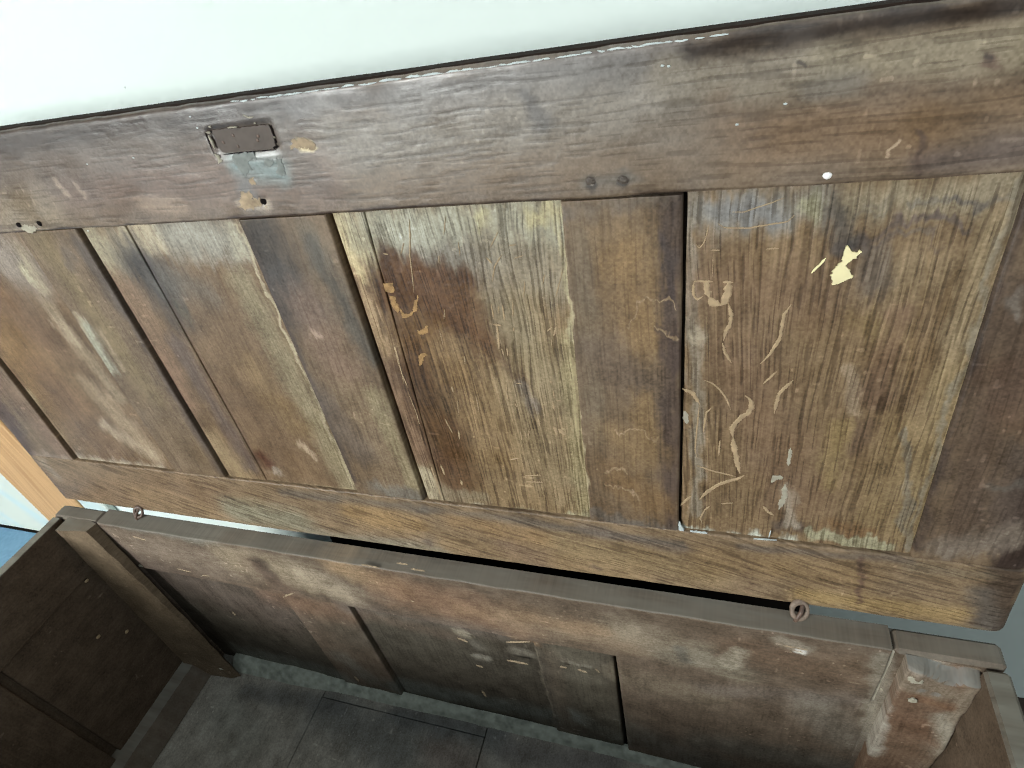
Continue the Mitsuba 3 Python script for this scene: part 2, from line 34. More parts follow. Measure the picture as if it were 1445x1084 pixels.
'S_back':[[-0.6511,0.5154,-0.4371,0.4885,0.0392,[119,107,95],0.7,0.85],[-0.6452,0.5617,-0.4411,0.5497,0.0118,[111,109,102],0.8,0.85],[-0.425,0.5096,-0.3163,0.4963,0.0325,[134,122,103],0.85,0.85],[-0.3024,0.4998,-0.2543,0.471,0.0315,[141,130,113],0.85,0.85],[-0.2265,0.5389,-0.1493,0.5083,0.0229,[141,119,92],0.7,0.85],[-0.3748,0.5106,-0.3746,0.4761,0.0148,[60,54,50],0.95,0.85],[-0.3713,0.4825,-0.3691,0.4453,0.0118,[84,74,66],0.8,0.85],[-0.391,0.4996,-0.3574,0.4369,0.0236,[104,88,76],0.6,0.85],[-0.1524,0.4989,0.0071,0.4767,0.0362,[125,100,81],0.8,0.85],[0.0088,0.4859,0.1537,0.4742,0.0281,[123,107,89],0.8,0.85],[0.1552,0.4997,0.2207,0.473,0.026,[132,122,106],0.75,0.85],[-0.062,0.4815,0.1288,0.4909,0.013,[131,109,86],0.5,0.85],[0.2083,0.4598,0.245,0.4652,0.0166,[121,115,103],0.7,0.85],[0.2527,0.4766,0.2854,0.4466,0.0208,[120,114,100],0.65,0.85],[0.2207,0.4814,0.2248,0.4574,0.0071,[95,93,91],0.7,0.85],[0.2824,0.504,0.3973,0.4929,0.0272,[103,86,71],0.85,0.85],[0.3824,0.5027,0.4248,0.4884,0.02,[108,93,78],0.7,0.85],[0.3236,0.5342,0.3522,0.525,0.008,[133,126,113],0.6,0.85],[0.3444,0.5206,0.3502,0.5182,0.004,[203,199,191],0.9,0.85],[0.4202,0.5328,0.4382,0.3491,0.0095,[129,124,112],0.8,0.85],[0.1475,0.3698,0.2556,0.3677,0.0244,[119,109,94],0.6,0.85],[0.2551,0.3873,0.407,0.4294,0.0165,[109,101,94],0.6,0.85],[0.3749,0.3953,0.4238,0.3197,0.0266,[110,107,99],0.5,0.85],[-0.4164,0.4001,-0.2856,0.394,0.0286,[110,88,72],0.8,0.85],[-0.2621,0.4213,-0.0238,0.421,0.0218,[101,92,85],0.7,0.85],[-0.2372,0.389,-0.0995,0.3745,0.0132,[109,94,83],0.5,0.85],[-0.285,0.3303,0.0211,0.3157,0.0514,[76,73,65],0.6,0.85],[-0.7053,0.4243,-0.4452,0.3443,0.0606,[95,84,79],0.6,0.85],[-0.0889,0.3945,-0.0789,0.39,0.0094,[156,148,132],0.6,0.85],[-0.0694,0.3691,-0.0627,0.3591,0.008,[108,105,97],0.5,0.85],[-0.0751,0.3244,-0.0636,0.3246,0.0083,[157,153,142],0.5,0.85],[-0.0014,0.4194,0.021,0.4141,0.0115,[120,99,79],0.8,0.85],[-0.0134,0.3655,0.0186,0.3677,0.0092,[126,122,112],0.5,0.85],[-0.0091,0.4166,0.0279,0.426,0.0057,[126,117,103],0.5,0.85],[0.061,0.3784,0.1,0.374,0.0058,[147,141,130],0.5,0.85],[0.0509,0.2116,0.1241,0.1593,0.0176,[111,116,111],0.8,0.85],[0.039,0.3655,0.0353,0.1777,0.0164,[72,67,61],0.7,0.85],[-0.6148,0.1478,-0.3892,0.1402,0.0239,[104,106,102],0.7,0.85],[-0.2661,0.1526,0.0227,0.1711,0.0238,[99,104,99],0.75,0.85],[-0.3503,0.2356,-0.3174,0.1709,0.0212,[103,104,98],0.5,0.85],[0.1379,0.2064,0.2613,0.1463,0.0334,[87,87,82],0.6,0.85],[0.2593,0.2241,0.4272,0.2433,0.029,[84,85,83],0.6,0.85],[0.2828,0.4961,0.2769,0.4605,0.009,[146,140,125],0.6,0.85],[0.0264,0.3908,0.0215,0.1265,0.0033,[109,103,91],0.5,0.9],[0.0488,0.3993,0.0406,0.1259,0.0131,[93,85,74],0.8,0.85],[0.0836,0.4029,0.1136,0.1668,0.0282,[95,91,80],0.7,0.85]],  # pale edge line of the middle upright is painted arris light
'S_floor':[[-0.1674,-0.094,-0.1225,-0.11,0.0295,[112,100,92],0.7,0.85],[-0.2656,-0.0571,-0.0786,-0.0521,0.0193,[84,88,94],0.8,0.85],[-0.5935,-0.1268,-0.5194,-0.1602,0.0315,[122,122,118],0.7,0.85],[-0.4048,-0.0741,-0.2408,-0.1103,0.0373,[82,88,96],0.6,0.85],[-0.0487,-0.0677,0.1139,-0.0566,0.0195,[92,88,92],0.6,0.85],[-0.5032,-0.0686,-0.406,-0.1469,0.013,[110,108,102],0.5,0.85],[-0.58,-0.0777,-0.3776,-0.0683,0.0136,[86,88,88],0.6,0.85]],
'S_red':[[0.4312,0.5595,0.4666,0.5453,0.0141,[136,130,120],0.8,0.85],[0.4449,0.5211,0.4841,0.5079,0.0139,[124,114,100],0.8,0.85],[0.4494,0.4496,0.4739,0.4265,0.0207,[104,82,66],0.85,0.85],[0.4894,0.4613,0.5115,0.391,0.0123,[134,130,118],0.8,0.85],[0.4998,0.384,0.509,0.327,0.0158,[122,115,103],0.6,0.85],[0.4723,0.3675,0.5007,0.3325,0.0207,[104,86,70],0.7,0.85],[0.4252,0.55,0.44,0.348,0.0072,[142,138,128],0.8,0.85],[0.4994,0.5405,0.4972,0.4653,0.0082,[128,118,104],0.8,0.85],[0.4564,0.495,0.4864,0.485,0.0057,[112,86,66],0.7,0.85]],
'tracks4':[[[[0.2281,0.381],[0.2273,0.3751],[0.2276,0.3692],[0.2303,0.3643],[0.2347,0.3676]],0.00125],[[[0.2277,0.3807],[0.235,0.3806],[0.2419,0.3802]],0.00108],[[[0.2373,0.3802],[0.2371,0.3736],[0.2394,0.3668]],0.00287],[[[0.2398,0.3668],[0.2425,0.3615],[0.2477,0.36]],0.0032],[[[0.2528,0.3798],[0.2529,0.369],[0.2508,0.3615],[0.2477,0.3593]],0.00304],[[[0.2488,0.3797],[0.2564,0.3792]],0.00106],[[[0.2539,0.3615],[0.2563,0.3509],[0.2561,0.3415],[0.2531,0.3367],[0.2516,0.3266]],0.00156],[[[0.2507,0.325],[0.2534,0.3146],[0.2588,0.3051]],0.0012],[[[0.2985,0.36],[0.2945,0.3511],[0.2935,0.3295],[0.2867,0.3131],[0.2811,0.3054]],0.0014],[[[0.2436,0.4269],[0.2479,0.4234],[0.2644,0.4224],[0.28,0.4248],[0.2898,0.4259],[0.2937,0.4304]],0.00047],[[[0.2534,0.4349],[0.2614,0.4345],[0.2679,0.437],[0.2787,0.4403],[0.2862,0.4432]],0.00035],[[[0.2282,0.412],[0.2313,0.408],[0.2349,0.4131],[0.2375,0.4261]],0.00045],[[[0.2393,0.4062],[0.2459,0.4062]],0.00045],[[[0.2775,0.406],[0.2861,0.4062]],0.00049],[[[0.2412,0.4034],[0.2412,0.3837]],0.00027],[[[0.2379,0.2864],[0.244,0.2836],[0.2494,0.2786],[0.2558,0.269],[0.2605,0.2557]],0.00094],[[[0.271,0.2719],[0.2751,0.2688],[0.2776,0.2604],[0.2754,0.2531],[0.2668,0.2442],[0.2624,0.2342],[0.2641,0.2224]],0.00236],[[[0.264,0.2246],[0.2657,0.2114],[0.2686,0.1957],[0.2722,0.1796]],0.0026],[[[0.2761,0.1777],[0.2715,0.1728],[0.2561,0.1642],[0.2479,0.1563],[0.2421,0.1483],[0.2368,0.1392]],0.00208],[[[0.233,0.1853],[0.2489,0.1792],[0.2689,0.1754]],0.0008],[[[0.2193,0.2764],[0.2282,0.2718],[0.2346,0.2602]],0.00195],[[[0.2343,0.2606],[0.2325,0.2306],[0.2313,0.2045],[0.2335,0.1951]],0.00069],[[[0.2939,0.2979],[0.2893,0.2912],[0.2846,0.2849]],0.00089],[[[0.3071,0.2901],[0.2977,0.2755],[0.2957,0.2542]],0.00149],[[[0.2955,0.1387],[0.3006,0.1312],[0.3063,0.1274]],0.00155],[[[0.2402,0.1028],[0.2379,0.1116],[0.2419,0.1245],[0.2473,0.1321]],0.00098],[[[0.2531,0.2203],[0.2525,0.1998]],0.00087],[[[0.2445,0.2567],[0.2403,0.2506],[0.2381,0.2267]],0.001],[[[0.2185,0.1277],[0.2291,0.1439]],0.00129],[[[0.2572,0.1362],[0.2682,0.1392]],0.00073]],
'dust4':[[[[0.2172,0.0899],[0.2338,0.0938],[0.2497,0.093]],0.00297],[[[0.2497,0.093],[0.2732,0.0923],[0.2905,0.0936],[0.3115,0.0959]],0.00109],[[[0.2522,0.0849],[0.2609,0.0908]],0.00225],[[[0.2176,0.1071],[0.2191,0.0903]],0.00302],[[[0.3037,0.0989],[0.3049,0.1087]],0.00085],[[[0.2191,0.1017],[0.2228,0.088]],0.00255]],
'grey4':[[[[0.3006,0.1713],[0.3031,0.1787],[0.3098,0.1784]],0.00326],[[[0.3122,0.1704],[0.3128,0.1534],[0.31,0.1366]],0.00257],[[[0.3124,0.2161],[0.3126,0.1938]],0.00186],[[[0.2214,0.2513],[0.2239,0.2364]],0.00263]],
'splash':[[0.3294,0.4075],[0.3312,0.4062],[0.3322,0.4026],[0.3352,0.4022],[0.3374,0.4032],[0.3393,0.4019],[0.3368,0.3983],[0.3342,0.3961],[0.333,0.3943],[0.3315,0.3926],[0.3326,0.3893],[0.3345,0.3866],[0.3366,0.3836],[0.3356,0.3823],[0.3331,0.381],[0.3312,0.3788],[0.3267,0.378],[0.3236,0.3762],[0.3242,0.38],[0.3228,0.386],[0.3236,0.3895],[0.3257,0.3918],[0.3276,0.3944],[0.3285,0.397],[0.3277,0.3999],[0.3288,0.4024]],
'splash2':[[[0.3175,0.3978],[0.3143,0.3926],[0.3095,0.3862]],0.00079],
'chips3':[[[-0.0499,0.3836],[-0.0457,0.3825],[-0.0366,0.3834],[-0.0369,0.3775],[-0.0379,0.3731],[-0.0425,0.3726],[-0.0466,0.3741],[-0.0486,0.379]],[[-0.0446,0.3701],[-0.0385,0.3683],[-0.0392,0.3615],[-0.0373,0.3561],[-0.041,0.3509],[-0.0436,0.3542],[-0.0451,0.3601]],[[-0.014,0.3703],[-0.0176,0.3597],[-0.0204,0.3534],[-0.0247,0.3521],[-0.021,0.3615]],[[-0.0373,0.3561],[-0.0348,0.3509],[-0.0305,0.3495],[-0.0244,0.3534],[-0.0267,0.3488],[-0.0329,0.3461],[-0.0378,0.3468]],[[-0.0255,0.3335],[-0.0239,0.3316],[-0.0187,0.3332],[-0.0155,0.337],[-0.0135,0.3374],[-0.0149,0.3298],[-0.0203,0.3274],[-0.0248,0.3281]],[[-0.0323,0.3034],[-0.0259,0.3062],[-0.0216,0.3043],[-0.0272,0.3013],[-0.0312,0.2922],[-0.0347,0.2904]]],
'tracks3':[[[[-0.0542,0.3449],[-0.0552,0.3315],[-0.0559,0.3138],[-0.0565,0.2923]],0.00167],[[[-0.0565,0.2923],[-0.0588,0.2676]],0.00063],[[[-0.0031,0.4418],[-0.0058,0.4291],[-0.0118,0.4089],[-0.014,0.3942],[-0.0177,0.3729]],0.00074],[[[-0.0142,0.4209],[-0.0201,0.4107]],0.00058],[[[-0.0019,0.3323],[-0.0021,0.317]],0.00056],[[[0.0091,0.3561],[0.0057,0.3453]],0.00045],[[[0.0557,0.3613],[0.0551,0.3457]],0.00085],[[[0.0622,0.3596],[0.061,0.351]],0.00059],[[[0.0658,0.36],[0.0657,0.3519],[0.0652,0.3437]],0.001],[[[0.0763,0.363],[0.0738,0.3476]],0.00067],[[[0.0572,0.3407],[0.0561,0.3277],[0.0544,0.3118]],0.00149],[[[0.0574,0.3143],[0.0577,0.3062]],0.00091],[[[0.0626,0.3152],[0.0619,0.3063]],0.00126],[[[0.0539,0.3395],[0.061,0.339]],0.00094],[[[0.1006,0.3356],[0.1014,0.3285]],0.00101],[[[0.1034,0.333],[0.1087,0.3378]],0.00074],[[[0.1126,0.3384],[0.109,0.3287]],0.00109],[[[0.1066,0.3251],[0.1057,0.3174]],0.00051],[[[0.0725,0.337],[0.0724,0.3325]],0.00077],[[[0.0745,0.428],[0.0648,0.4143]],0.00045],[[[0.0738,0.4071],[0.0656,0.3973],[0.0609,0.383]],0.00062],[[[0.0597,0.4052],[0.0633,0.3997]],0.00078],[[[0.0812,0.4152],[0.0872,0.4158]],0.00044],[[[0.0837,0.4038],[0.0923,0.4061]],0.00037],[[[0.125,0.3944],[0.1152,0.367]],0.00047],[[[0.0902,0.3826],[0.0869,0.368]],0.00056],[[[0.1083,0.3886],[0.1057,0.3807]],0.00046],[[[0.0371,0.4198],[0.0359,0.4075]],0.00039],[[[0.016,0.4081],[0.0146,0.4009]],0.00057],[[[-0.0374,0.4116],[-0.0325,0.4108]],0.00083],[[[0.0307,0.4424],[0.0253,0.4263]],0.00038],[[[-0.0575,0.3021],[-0.0575,0.2791],[-0.0555,0.2618]],0.00083],[[[-0.0571,0.2561],[-0.055,0.2277],[-0.0566,0.1913]],0.00066],[[[-0.0577,0.1912],[-0.0583,0.1524],[-0.0575,0.1167],[-0.0579,0.0877]],0.00115],[[[-0.0049,0.2667],[-0.0048,0.2591]],0.00102],[[[0.0174,0.3044],[0.0161,0.2945]],0.00076],[[[-0.023,0.2231],[-0.0187,0.2033]],0.00089],[[[-0.0107,0.2076],[-0.0121,0.1954]],0.00112],[[[-0.045,0.1539],[-0.0442,0.1379]],0.00148],[[[0.0196,0.2552],[0.0184,0.2353]],0.00062],[[[-0.0022,0.2495],[-0.0059,0.229]],0.00053],[[[0.0554,0.2729],[0.0529,0.2635],[0.0538,0.253]],0.00077],[[[0.0599,0.2491],[0.061,0.2449]],0.00079],[[[0.0816,0.2312],[0.0813,0.2223]],0.0014],[[[0.0963,0.2225],[0.0985,0.2115]],0.00181],[[[0.1003,0.2195],[0.1065,0.2122]],0.00199],[[[0.1012,0.2673],[0.1011,0.2581]],0.00075],[[[0.099,0.2548],[0.0993,0.2433]],0.00134],[[[0.1028,0.2551],[0.1071,0.256]],0.00075],[[[0.0998,0.2786],[0.0999,0.2758]],0.00128],[[[0.0597,0.2137],[0.0594,0.1998]],0.00095],[[[0.0642,0.2164],[0.0652,0.205]],0.00083],[[[0.0699,0.218],[0.0671,0.2052]],0.00062],[[[0.0886,0.251],[0.0885,0.2436]],0.00087],[[[0.042,0.1714],[0.0522,0.175]],0.00109],[[[-0.025,0.1322],[-0.0253,0.1239]],0.00148],[[[0.0545,0.1398],[0.0742,0.1419]],0.00079],[[[0.0549,0.149],[0.0737,0.1526]],0.00067],[[[0.0429,0.2815],[0.0444,0.2785]],0.00076],[[[0.0644,0.2744],[0.0712,0.2737]],0.00056]],
'plate':[[-0.1603,0.529],[-0.1313,0.5286],[-0.1018,0.5283],[-0.1018,0.5192],[-0.1031,0.5088],[-0.131,0.5093],[-0.1593,0.5099],[-0.1621,0.5164]],
'plate_holes':[[-0.1408,0.523],[-0.1535,0.5185],[-0.1403,0.5142],[-0.1164,0.5205],[-0.1185,0.5172]],
'plate_slot':[[[[-0.1011,0.5275],[-0.1007,0.5214],[-0.1018,0.5138]],0.0011],[[[-0.1059,0.5102],[-0.101,0.5114]],0.00086],[[[-0.1676,0.5273],[-0.1678,0.5185],[-0.1679,0.5088]],0.00063],[[[-0.1582,0.509],[-0.1392,0.5093],[-0.1052,0.5086]],0.0004]],
'plate_fill':[[[[-0.1662,0.5278],[-0.1618,0.5272]],0.00089],[[[-0.1649,0.5255],[-0.1648,0.5191],[-0.1644,0.5142]],0.00126],[[[-0.167,0.5103],[-0.1641,0.506],[-0.1673,0.5021]],0.00184],[[[-0.1615,0.505],[-0.1654,0.5036]],0.00185],[[[-0.1611,0.5322],[-0.159,0.5312]],0.00097],[[[-0.143,0.5294],[-0.133,0.5292]],0.0006],[[[-0.1226,0.5377],[-0.1182,0.5347],[-0.113,0.5353]],0.00059],[[[-0.1153,0.5307],[-0.1136,0.5301]],0.00059],[[[-0.1013,0.5191],[-0.1001,0.5175]],0.00076]],
'plate_blue':[[[-0.1502,0.5082],[-0.1272,0.5088],[-0.1272,0.5048],[-0.135,0.5013],[-0.1342,0.4947],[-0.1447,0.4904],[-0.1484,0.4957],[-0.1511,0.5025]],[[-0.1185,0.5017],[-0.1113,0.5019],[-0.1099,0.4986],[-0.1172,0.4959],[-0.1198,0.4969]],[[-0.1071,0.5024],[-0.1021,0.5004],[-0.1032,0.4957],[-0.1035,0.4883],[-0.1082,0.487],[-0.1122,0.4914],[-0.1081,0.496]]],
'plate_pale':[[[-0.1433,0.4869],[-0.1366,0.4877],[-0.1374,0.4839],[-0.1413,0.4825]],[[-0.0842,0.5154],[-0.0741,0.5157],[-0.067,0.5124],[-0.0649,0.5084],[-0.0691,0.5049],[-0.0725,0.5083],[-0.0818,0.5087],[-0.0885,0.5076]],[[-0.1572,0.4766],[-0.1457,0.4759],[-0.1466,0.4698],[-0.1374,0.471],[-0.1387,0.464],[-0.1526,0.4621],[-0.1649,0.4636]],[[-0.1463,0.4617],[-0.1343,0.462],[-0.1375,0.4599],[-0.145,0.4599]]],
'nailholes':[[-0.1369,0.4667],[-0.4596,0.4596],[-0.428,0.4598]],
'nail_pale':[[[-0.4505,0.46],[-0.4372,0.4579],[-0.4349,0.4531],[-0.4502,0.4505],[-0.4588,0.4557]]],
'pegs':[[0.1549,0.4655],[0.1784,0.4649]],
'wax':[0.3099,0.4589],
'flecks':[[-0.3651,0.4494],[-0.1758,0.5412],[-0.1736,0.532],[-0.2294,0.5692],[-0.3169,0.5128],[-0.2581,0.514],[0.253,0.4957],[0.2105,0.5345],[0.2066,0.5353],[0.2806,0.5053]],
'floor_lines':[[-0.1551,-0.0572],[-0.0965,-0.056],[-0.0992,-0.1047],[-0.4323,-0.067],[-0.4038,-0.1735]],
'chipsb':[[[[0.3279,0.5252],[0.3522,0.525]],0.002],[[[0.3376,0.5196],[0.3487,0.5192]],0.00202],[[[-0.129,0.5701],[-0.1135,0.5706]],0.00194],[[[-0.1877,0.5531],[-0.1615,0.5513]],0.00205],[[[-0.1112,0.5619],[-0.091,0.5622]],0.00194],[[[-0.0878,0.3988],[-0.0729,0.3921]],0.0031],[[[-0.0756,0.322],[-0.0646,0.3198]],0.0025],[[[-0.0201,0.3588],[0.0119,0.3589]],0.00306],[[[-0.0095,0.4146],[0.0261,0.4272]],0.00211],[[[-0.1357,0.4826],[-0.131,0.4805]],0.00218],[[[-0.6136,0.5285],[-0.5898,0.5243]],0.00446],[[[-0.5763,0.4492],[-0.5468,0.4485]],0.00188],[[[-0.5279,0.4432],[-0.5103,0.4456]],0.00185],[[[-0.3784,0.4211],[-0.3462,0.4438]],0.00256],[[[-0.5301,0.3316],[-0.5289,0.3228]],0.00313],[[[0.0602,0.372],[0.0702,0.372]],0.00292],[[[0.0851,0.372],[0.0975,0.369]],0.00216],[[[-0.3463,0.1722],[-0.3444,0.1539]],0.00333],[[[-0.0858,0.2338],[-0.0824,0.2153]],0.00279],[[[0.1108,0.3864],[0.1159,0.3785]],0.00141]],
'postchips':[[131,875],[298,785]]}
# ------------------------------------------------------------------ frames: (origin, a axis, b axis, normal)
LZ = 0.5633; LW = np.array([0, 0.0576788, 0.9983352]); LN = np.array([0, -0.9983352, 0.0576788])
LID = (np.array([0, 0, LZ]), np.array([1.0, 0, 0]), LW, LN)
YB = -0.030; ZF = 0.1158
BACK = (np.array([0, YB, 0]), np.array([1.0, 0, 0]), np.array([0, 0, 1.0]), np.array([0, -1.0, 0]))
FLOOR = (np.array([0, 0, ZF]), np.array([1.0, 0, 0]), np.array([0, 1.0, 0]), np.array([0, 0, 1.0]))
TOP = (np.array([0, 0, 0.55]), np.array([1.0, 0, 0]), np.array([0, 1.0, 0]), np.array([0, 0, 1.0]))
def at(fr, a, b, h):
    a, b, h = (np.asarray(v, float)[..., None] for v in (a, b, h))
    return fr[0] + a * fr[1] + b * fr[2] + h * fr[3]
def relief(a, b, seed=0, amp=0.0006):
    q = np.stack([np.asarray(a) * 22, np.asarray(b) * 22, np.full(np.shape(a), seed * 3.7)], -1)
    return amp * (meshkit.fbm(q, 3, 5) - 0.5) * 2
NPART = [0]
def board(fr, quad, h1, h0, bevel=0.002, grain='a', seed=0, step=0.005, amp=0.0006, wob=0.0006, bev=(1, 1, 1, 1), dent=None, curve=1.0):
    """a board with a worn front face: quad corners (a,b) as lower-left, lower-right, upper-right, upper-left; h1 front, h0 back; bev scales the rounding of the left, right, lower, upper edge"""
    q = np.array(quad, float); NPART[0] += 1; k = NPART[0]
    la = max(np.linalg.norm(q[1] - q[0]), np.linalg.norm(q[2] - q[3])); lb = max(np.linalg.norm(q[3] - q[0]), np.linalg.norm(q[2] - q[1]))
    def axis(L, e0, e1):
        n = max(2, int(round(L / step)))
        t = list(np.linspace(0, L, n + 1)[1:-1]); 
        prof = [0, .12, .35, .65, 1.0]
        t = [x for x in t if x > e0 * 1.15 and x < L - e1 * 1.15]
        return np.array([p * e0 for p in prof] + t + [L - p * e1 for p in prof[::-1]]) / L
    e = [max(1e-4, bevel * v) for v in bev]
    s, t = axis(la, e[0], e[1]), axis(lb, e[2], e[3])
    Sg, Tg = np.meshgrid(s, t, indexing='ij')
    P = (1 - Sg)[..., None] * (1 - Tg)[..., None] * q[0] + Sg[..., None] * (1 - Tg)[..., None] * q[1] + Sg[..., None] * Tg[..., None] * q[2] + (1 - Sg)[..., None] * Tg[..., None] * q[3]
    a, b = P[..., 0], P[..., 1]
    w = np.stack([a * 14, b * 14, np.full_like(a, seed + 0.5)], -1); w2 = w * 5.3
    a2 = a + wob * ((meshkit.noise(w, 3) - .5) * 1.4 + (meshkit.noise(w2, 6) - .5) * .8); b2 = b + wob * ((meshkit.noise(w, 4) - .5) * 1.4 + (meshkit.noise(w2, 7) - .5) * .8)
    h = h1 + relief(a, b, seed, amp)
    for d, r in ((Sg * la, e[0]), ((1 - Sg) * la, e[1]), (Tg * lb, e[2]), ((1 - Tg) * lb, e[3])):
        x = np.clip(1 - d / r, 0, 1)
        h = h - r * curve * (1 - np.sqrt(np.maximum(0, 1 - x * x * 0.98)))
    if dent is not None: h = h + dent(a, b)
    V = at(fr, a2, b2, h); n, m = Sg.shape
    U = np.stack([a, b], -1) if grain == 'a' else np.stack([b, a], -1)
    U = U + np.array([3.71 * k, 1.93 * k])
    idx = np.arange(n * m).reshape(n, m)
    f = np.stack([idx[:-1, :-1], idx[1:, :-1], idx[1:, 1:], idx[:-1, 1:]], -1).reshape(-1, 4)
    verts, uvs, faces, off = [V.reshape(-1, 3)], [U.reshape(-1, 2)], [f], n * m
    loops = [idx[:, 0], idx[-1, :], idx[::-1, -1], idx[0, ::-1]]
    for lp in loops:
        top = V.reshape(-1, 3)[lp]; aa = a2.reshape(-1)[lp]; bb = b2.reshape(-1)[lp]
        bot = at(fr, aa, bb, np.full(len(lp), h0)); c = len(lp)
        verts += [top, bot]; u = U.reshape(-1, 2)[lp]; uvs += [u, u + np.array([0.003, abs(h1 - h0)])]
        i = np.arange(c - 1) + off
        faces.append(np.stack([i + c, i + c + 1, i + 1, i], -1)); off += 2 * c
    cb = at(fr, [a2[0, 0], a2[-1, 0], a2[-1, -1], a2[0, -1]], [b2[0, 0], b2[-1, 0], b2[-1, -1], b2[0, -1]], [h0] * 4)
    verts.append(cb); uvs.append(np.array([[0, 0], [la, 0], [la, lb], [0, lb]])); faces.append(np.array([[off, off + 3, off + 2, off + 1]]))
    F = np.vstack(faces); F = np.vstack([F[:, [0, 1, 2]], F[:, [0, 2, 3]]])
    return trimesh.Trimesh(np.vstack(verts), F, process=False), np.vstack(uvs)
def put(key, mesh_uv, bsdf, smooth=True, label=None):
    mesh, uv = mesh_uv if isinstance(mesh_uv, tuple) else (mesh_uv, None)
    k, i = key, 0
    while k in scene: i += 1; k = f'{key}_{i:03d}'
    scene[k] = mikit.ply(mesh, bsdf, smooth=smooth, uv=uv)
    if label: labels[k] = label if isinstance(label, dict) else {'label': label}
    return k
def ribbon(fr, pts, r, base, lift=0.0006, seed=0, amp=0.0006, taper=True, rag=0.35):
    """a thin ragged line of crust, dust or bare wood lying on a board face"""
    p = np.array(pts, float)
    if len(p) == 2: p = np.array([p[0], (p[0] + p[1]) / 2, p[1]])
    d = np.r_[0, np.cumsum(np.linalg.norm(np.diff(p, axis=0), axis=1))]
    n = max(4, int(d[-1] / max(0.0012, r * 0.6)))
    n = min(n, 60); t = np.linspace(0, d[-1], n)
    c = np.stack([np.interp(t, d, p[:, 0]), np.interp(t, d, p[:, 1])], 1)
    if n > 6: c[1:-1] = (c[:-2] + 2 * c[1:-1] + c[2:]) / 4
    tg = np.gradient(c, axis=0); tg /= np.linalg.norm(tg, axis=1, keepdims=True) + 1e-9
    nm = np.stack([-tg[:, 1], tg[:, 0]], 1)
    rg = np.random.default_rng(int(abs(p[0, 0] * 1e5 + p[0, 1] * 3e4)) + seed)
    wl = r * (1 + rag * (rg.random(n) * 2 - 1)); wr = r * (1 + rag * (rg.random(n) * 2 - 1))
    if taper:
        e = np.clip(np.minimum(np.arange(n), np.arange(n)[::-1]) / max(1, 0.18 * n), 0.25, 1); wl *= e; wr *= e
    rows = [c + nm * wl[:, None], c + nm * (wl * 0.6)[:, None], c - nm * (wr * 0.6)[:, None], c - nm * wr[:, None]]
    hs = [-0.00015, lift, lift, -0.00015]; V = []
    for q, hh in zip(rows, hs): V.append(at(fr, q[:, 0], q[:, 1], base + relief(q[:, 0], q[:, 1], seed, amp) + hh))
    V = np.stack(V, 0); idx = np.arange(4 * n).reshape(4, n)
    f = np.stack([idx[1:, :-1], idx[1:, 1:], idx[:-1, 1:], idx[:-1, :-1]], -1).reshape(-1, 4)
    f = np.vstack([f[:, [0, 1, 2]], f[:, [0, 2, 3]]])
    caps = np.array([[0, n, 2 * n], [0, 2 * n, 3 * n], [n - 1, 3 * n - 1, 2 * n - 1], [n - 1, 4 * n - 1, 3 * n - 1]])
    return trimesh.Trimesh(V.reshape(-1, 3), np.vstack([f, caps]), process=False)
def flake(fr, pts, base, lift=0.0006, seed=0, amp=0.0006, rag=0.0004):
    """a thin irregular flake or paint splash with a bevelled ragged rim"""
    pg = Polygon(np.array(pts)).buffer(0)
    if pg.geom_type != 'Polygon': pg = max(pg.geoms, key=lambda g: g.area)
    L = pg.exterior.length; n = max(16, min(90, int(L / 0.0014)))
    c = np.array([pg.exterior.interpolate(i / n, normalized=True).coords[0] for i in range(n)])
    rg = np.random.default_rng(int(abs(c[0, 0] * 1e5)) + 3); c = c + rg.normal(0, rag, c.shape)
    out = Polygon(c).buffer(0)
    if out.geom_type != 'Polygon': out = max(out.geoms, key=lambda g: g.area)
    m = trimesh.creation.extrude_polygon(out, lift + 0.0007, engine='earcut')
    v = m.vertices; h = v[:, 2] - 0.0007
    return trimesh.Trimesh(at(fr, v[:, 0], v[:, 1], base + h + relief(v[:, 0], v[:, 1], seed, amp)), m.faces, process=False)
def boxm(x0, x1, y0, y1, z0, z1, bevel=0.002):
    import manifold3d as m3
    b = min(bevel, (x1 - x0) / 3, (y1 - y0) / 3, (z1 - z0) / 3)
    pts = [[x + sx * dx, y + sy * dy, z + sz * dz] for x, sx in ((x0, 1), (x1, -1)) for y, sy in ((y0, 1), (y1, -1)) for z, sz in ((z0, 1), (z1, -1)) for dx, dy, dz in ((0, b, b), (b, 0, b), (b, b, 0))]
    return trimesh.convex.convex_hull(np.array(pts))
def hexa(bot, top, sub=0.006, amp=0.0008, seed=0, bevel=0.0015):
    """a solid from four bottom and four top corners (counter-clockwise from above), finely divided and worn"""
    P = np.array(list(bot) + list(top), float); c = P.mean(0)
    m = trimesh.convex.convex_hull(P)
    m = m.subdivide_to_size(sub, max_iter=12)
    m.merge_vertices()
    v = m.vertices; q = v * 40
    d = np.stack([meshkit.fbm(q + 11 * i, 2, seed + i) - 0.5 for i in range(3)], -1)
    m.vertices = v + 2 * amp * d
    return m
def blob(center, r, sx=1, sy=1, sz=1, seed=0, amp=0.25, sub=3):
    m = trimesh.creation.icosphere(sub, 1.0); v = m.vertices
    s = 1 + amp * (meshkit.fbm(v * 1.7 + seed * 5.1, 3, seed) - 0.5) * 2
    m.vertices = v * s[:, None] * r * np.array([sx, sy, sz]) + np.array(center); return m
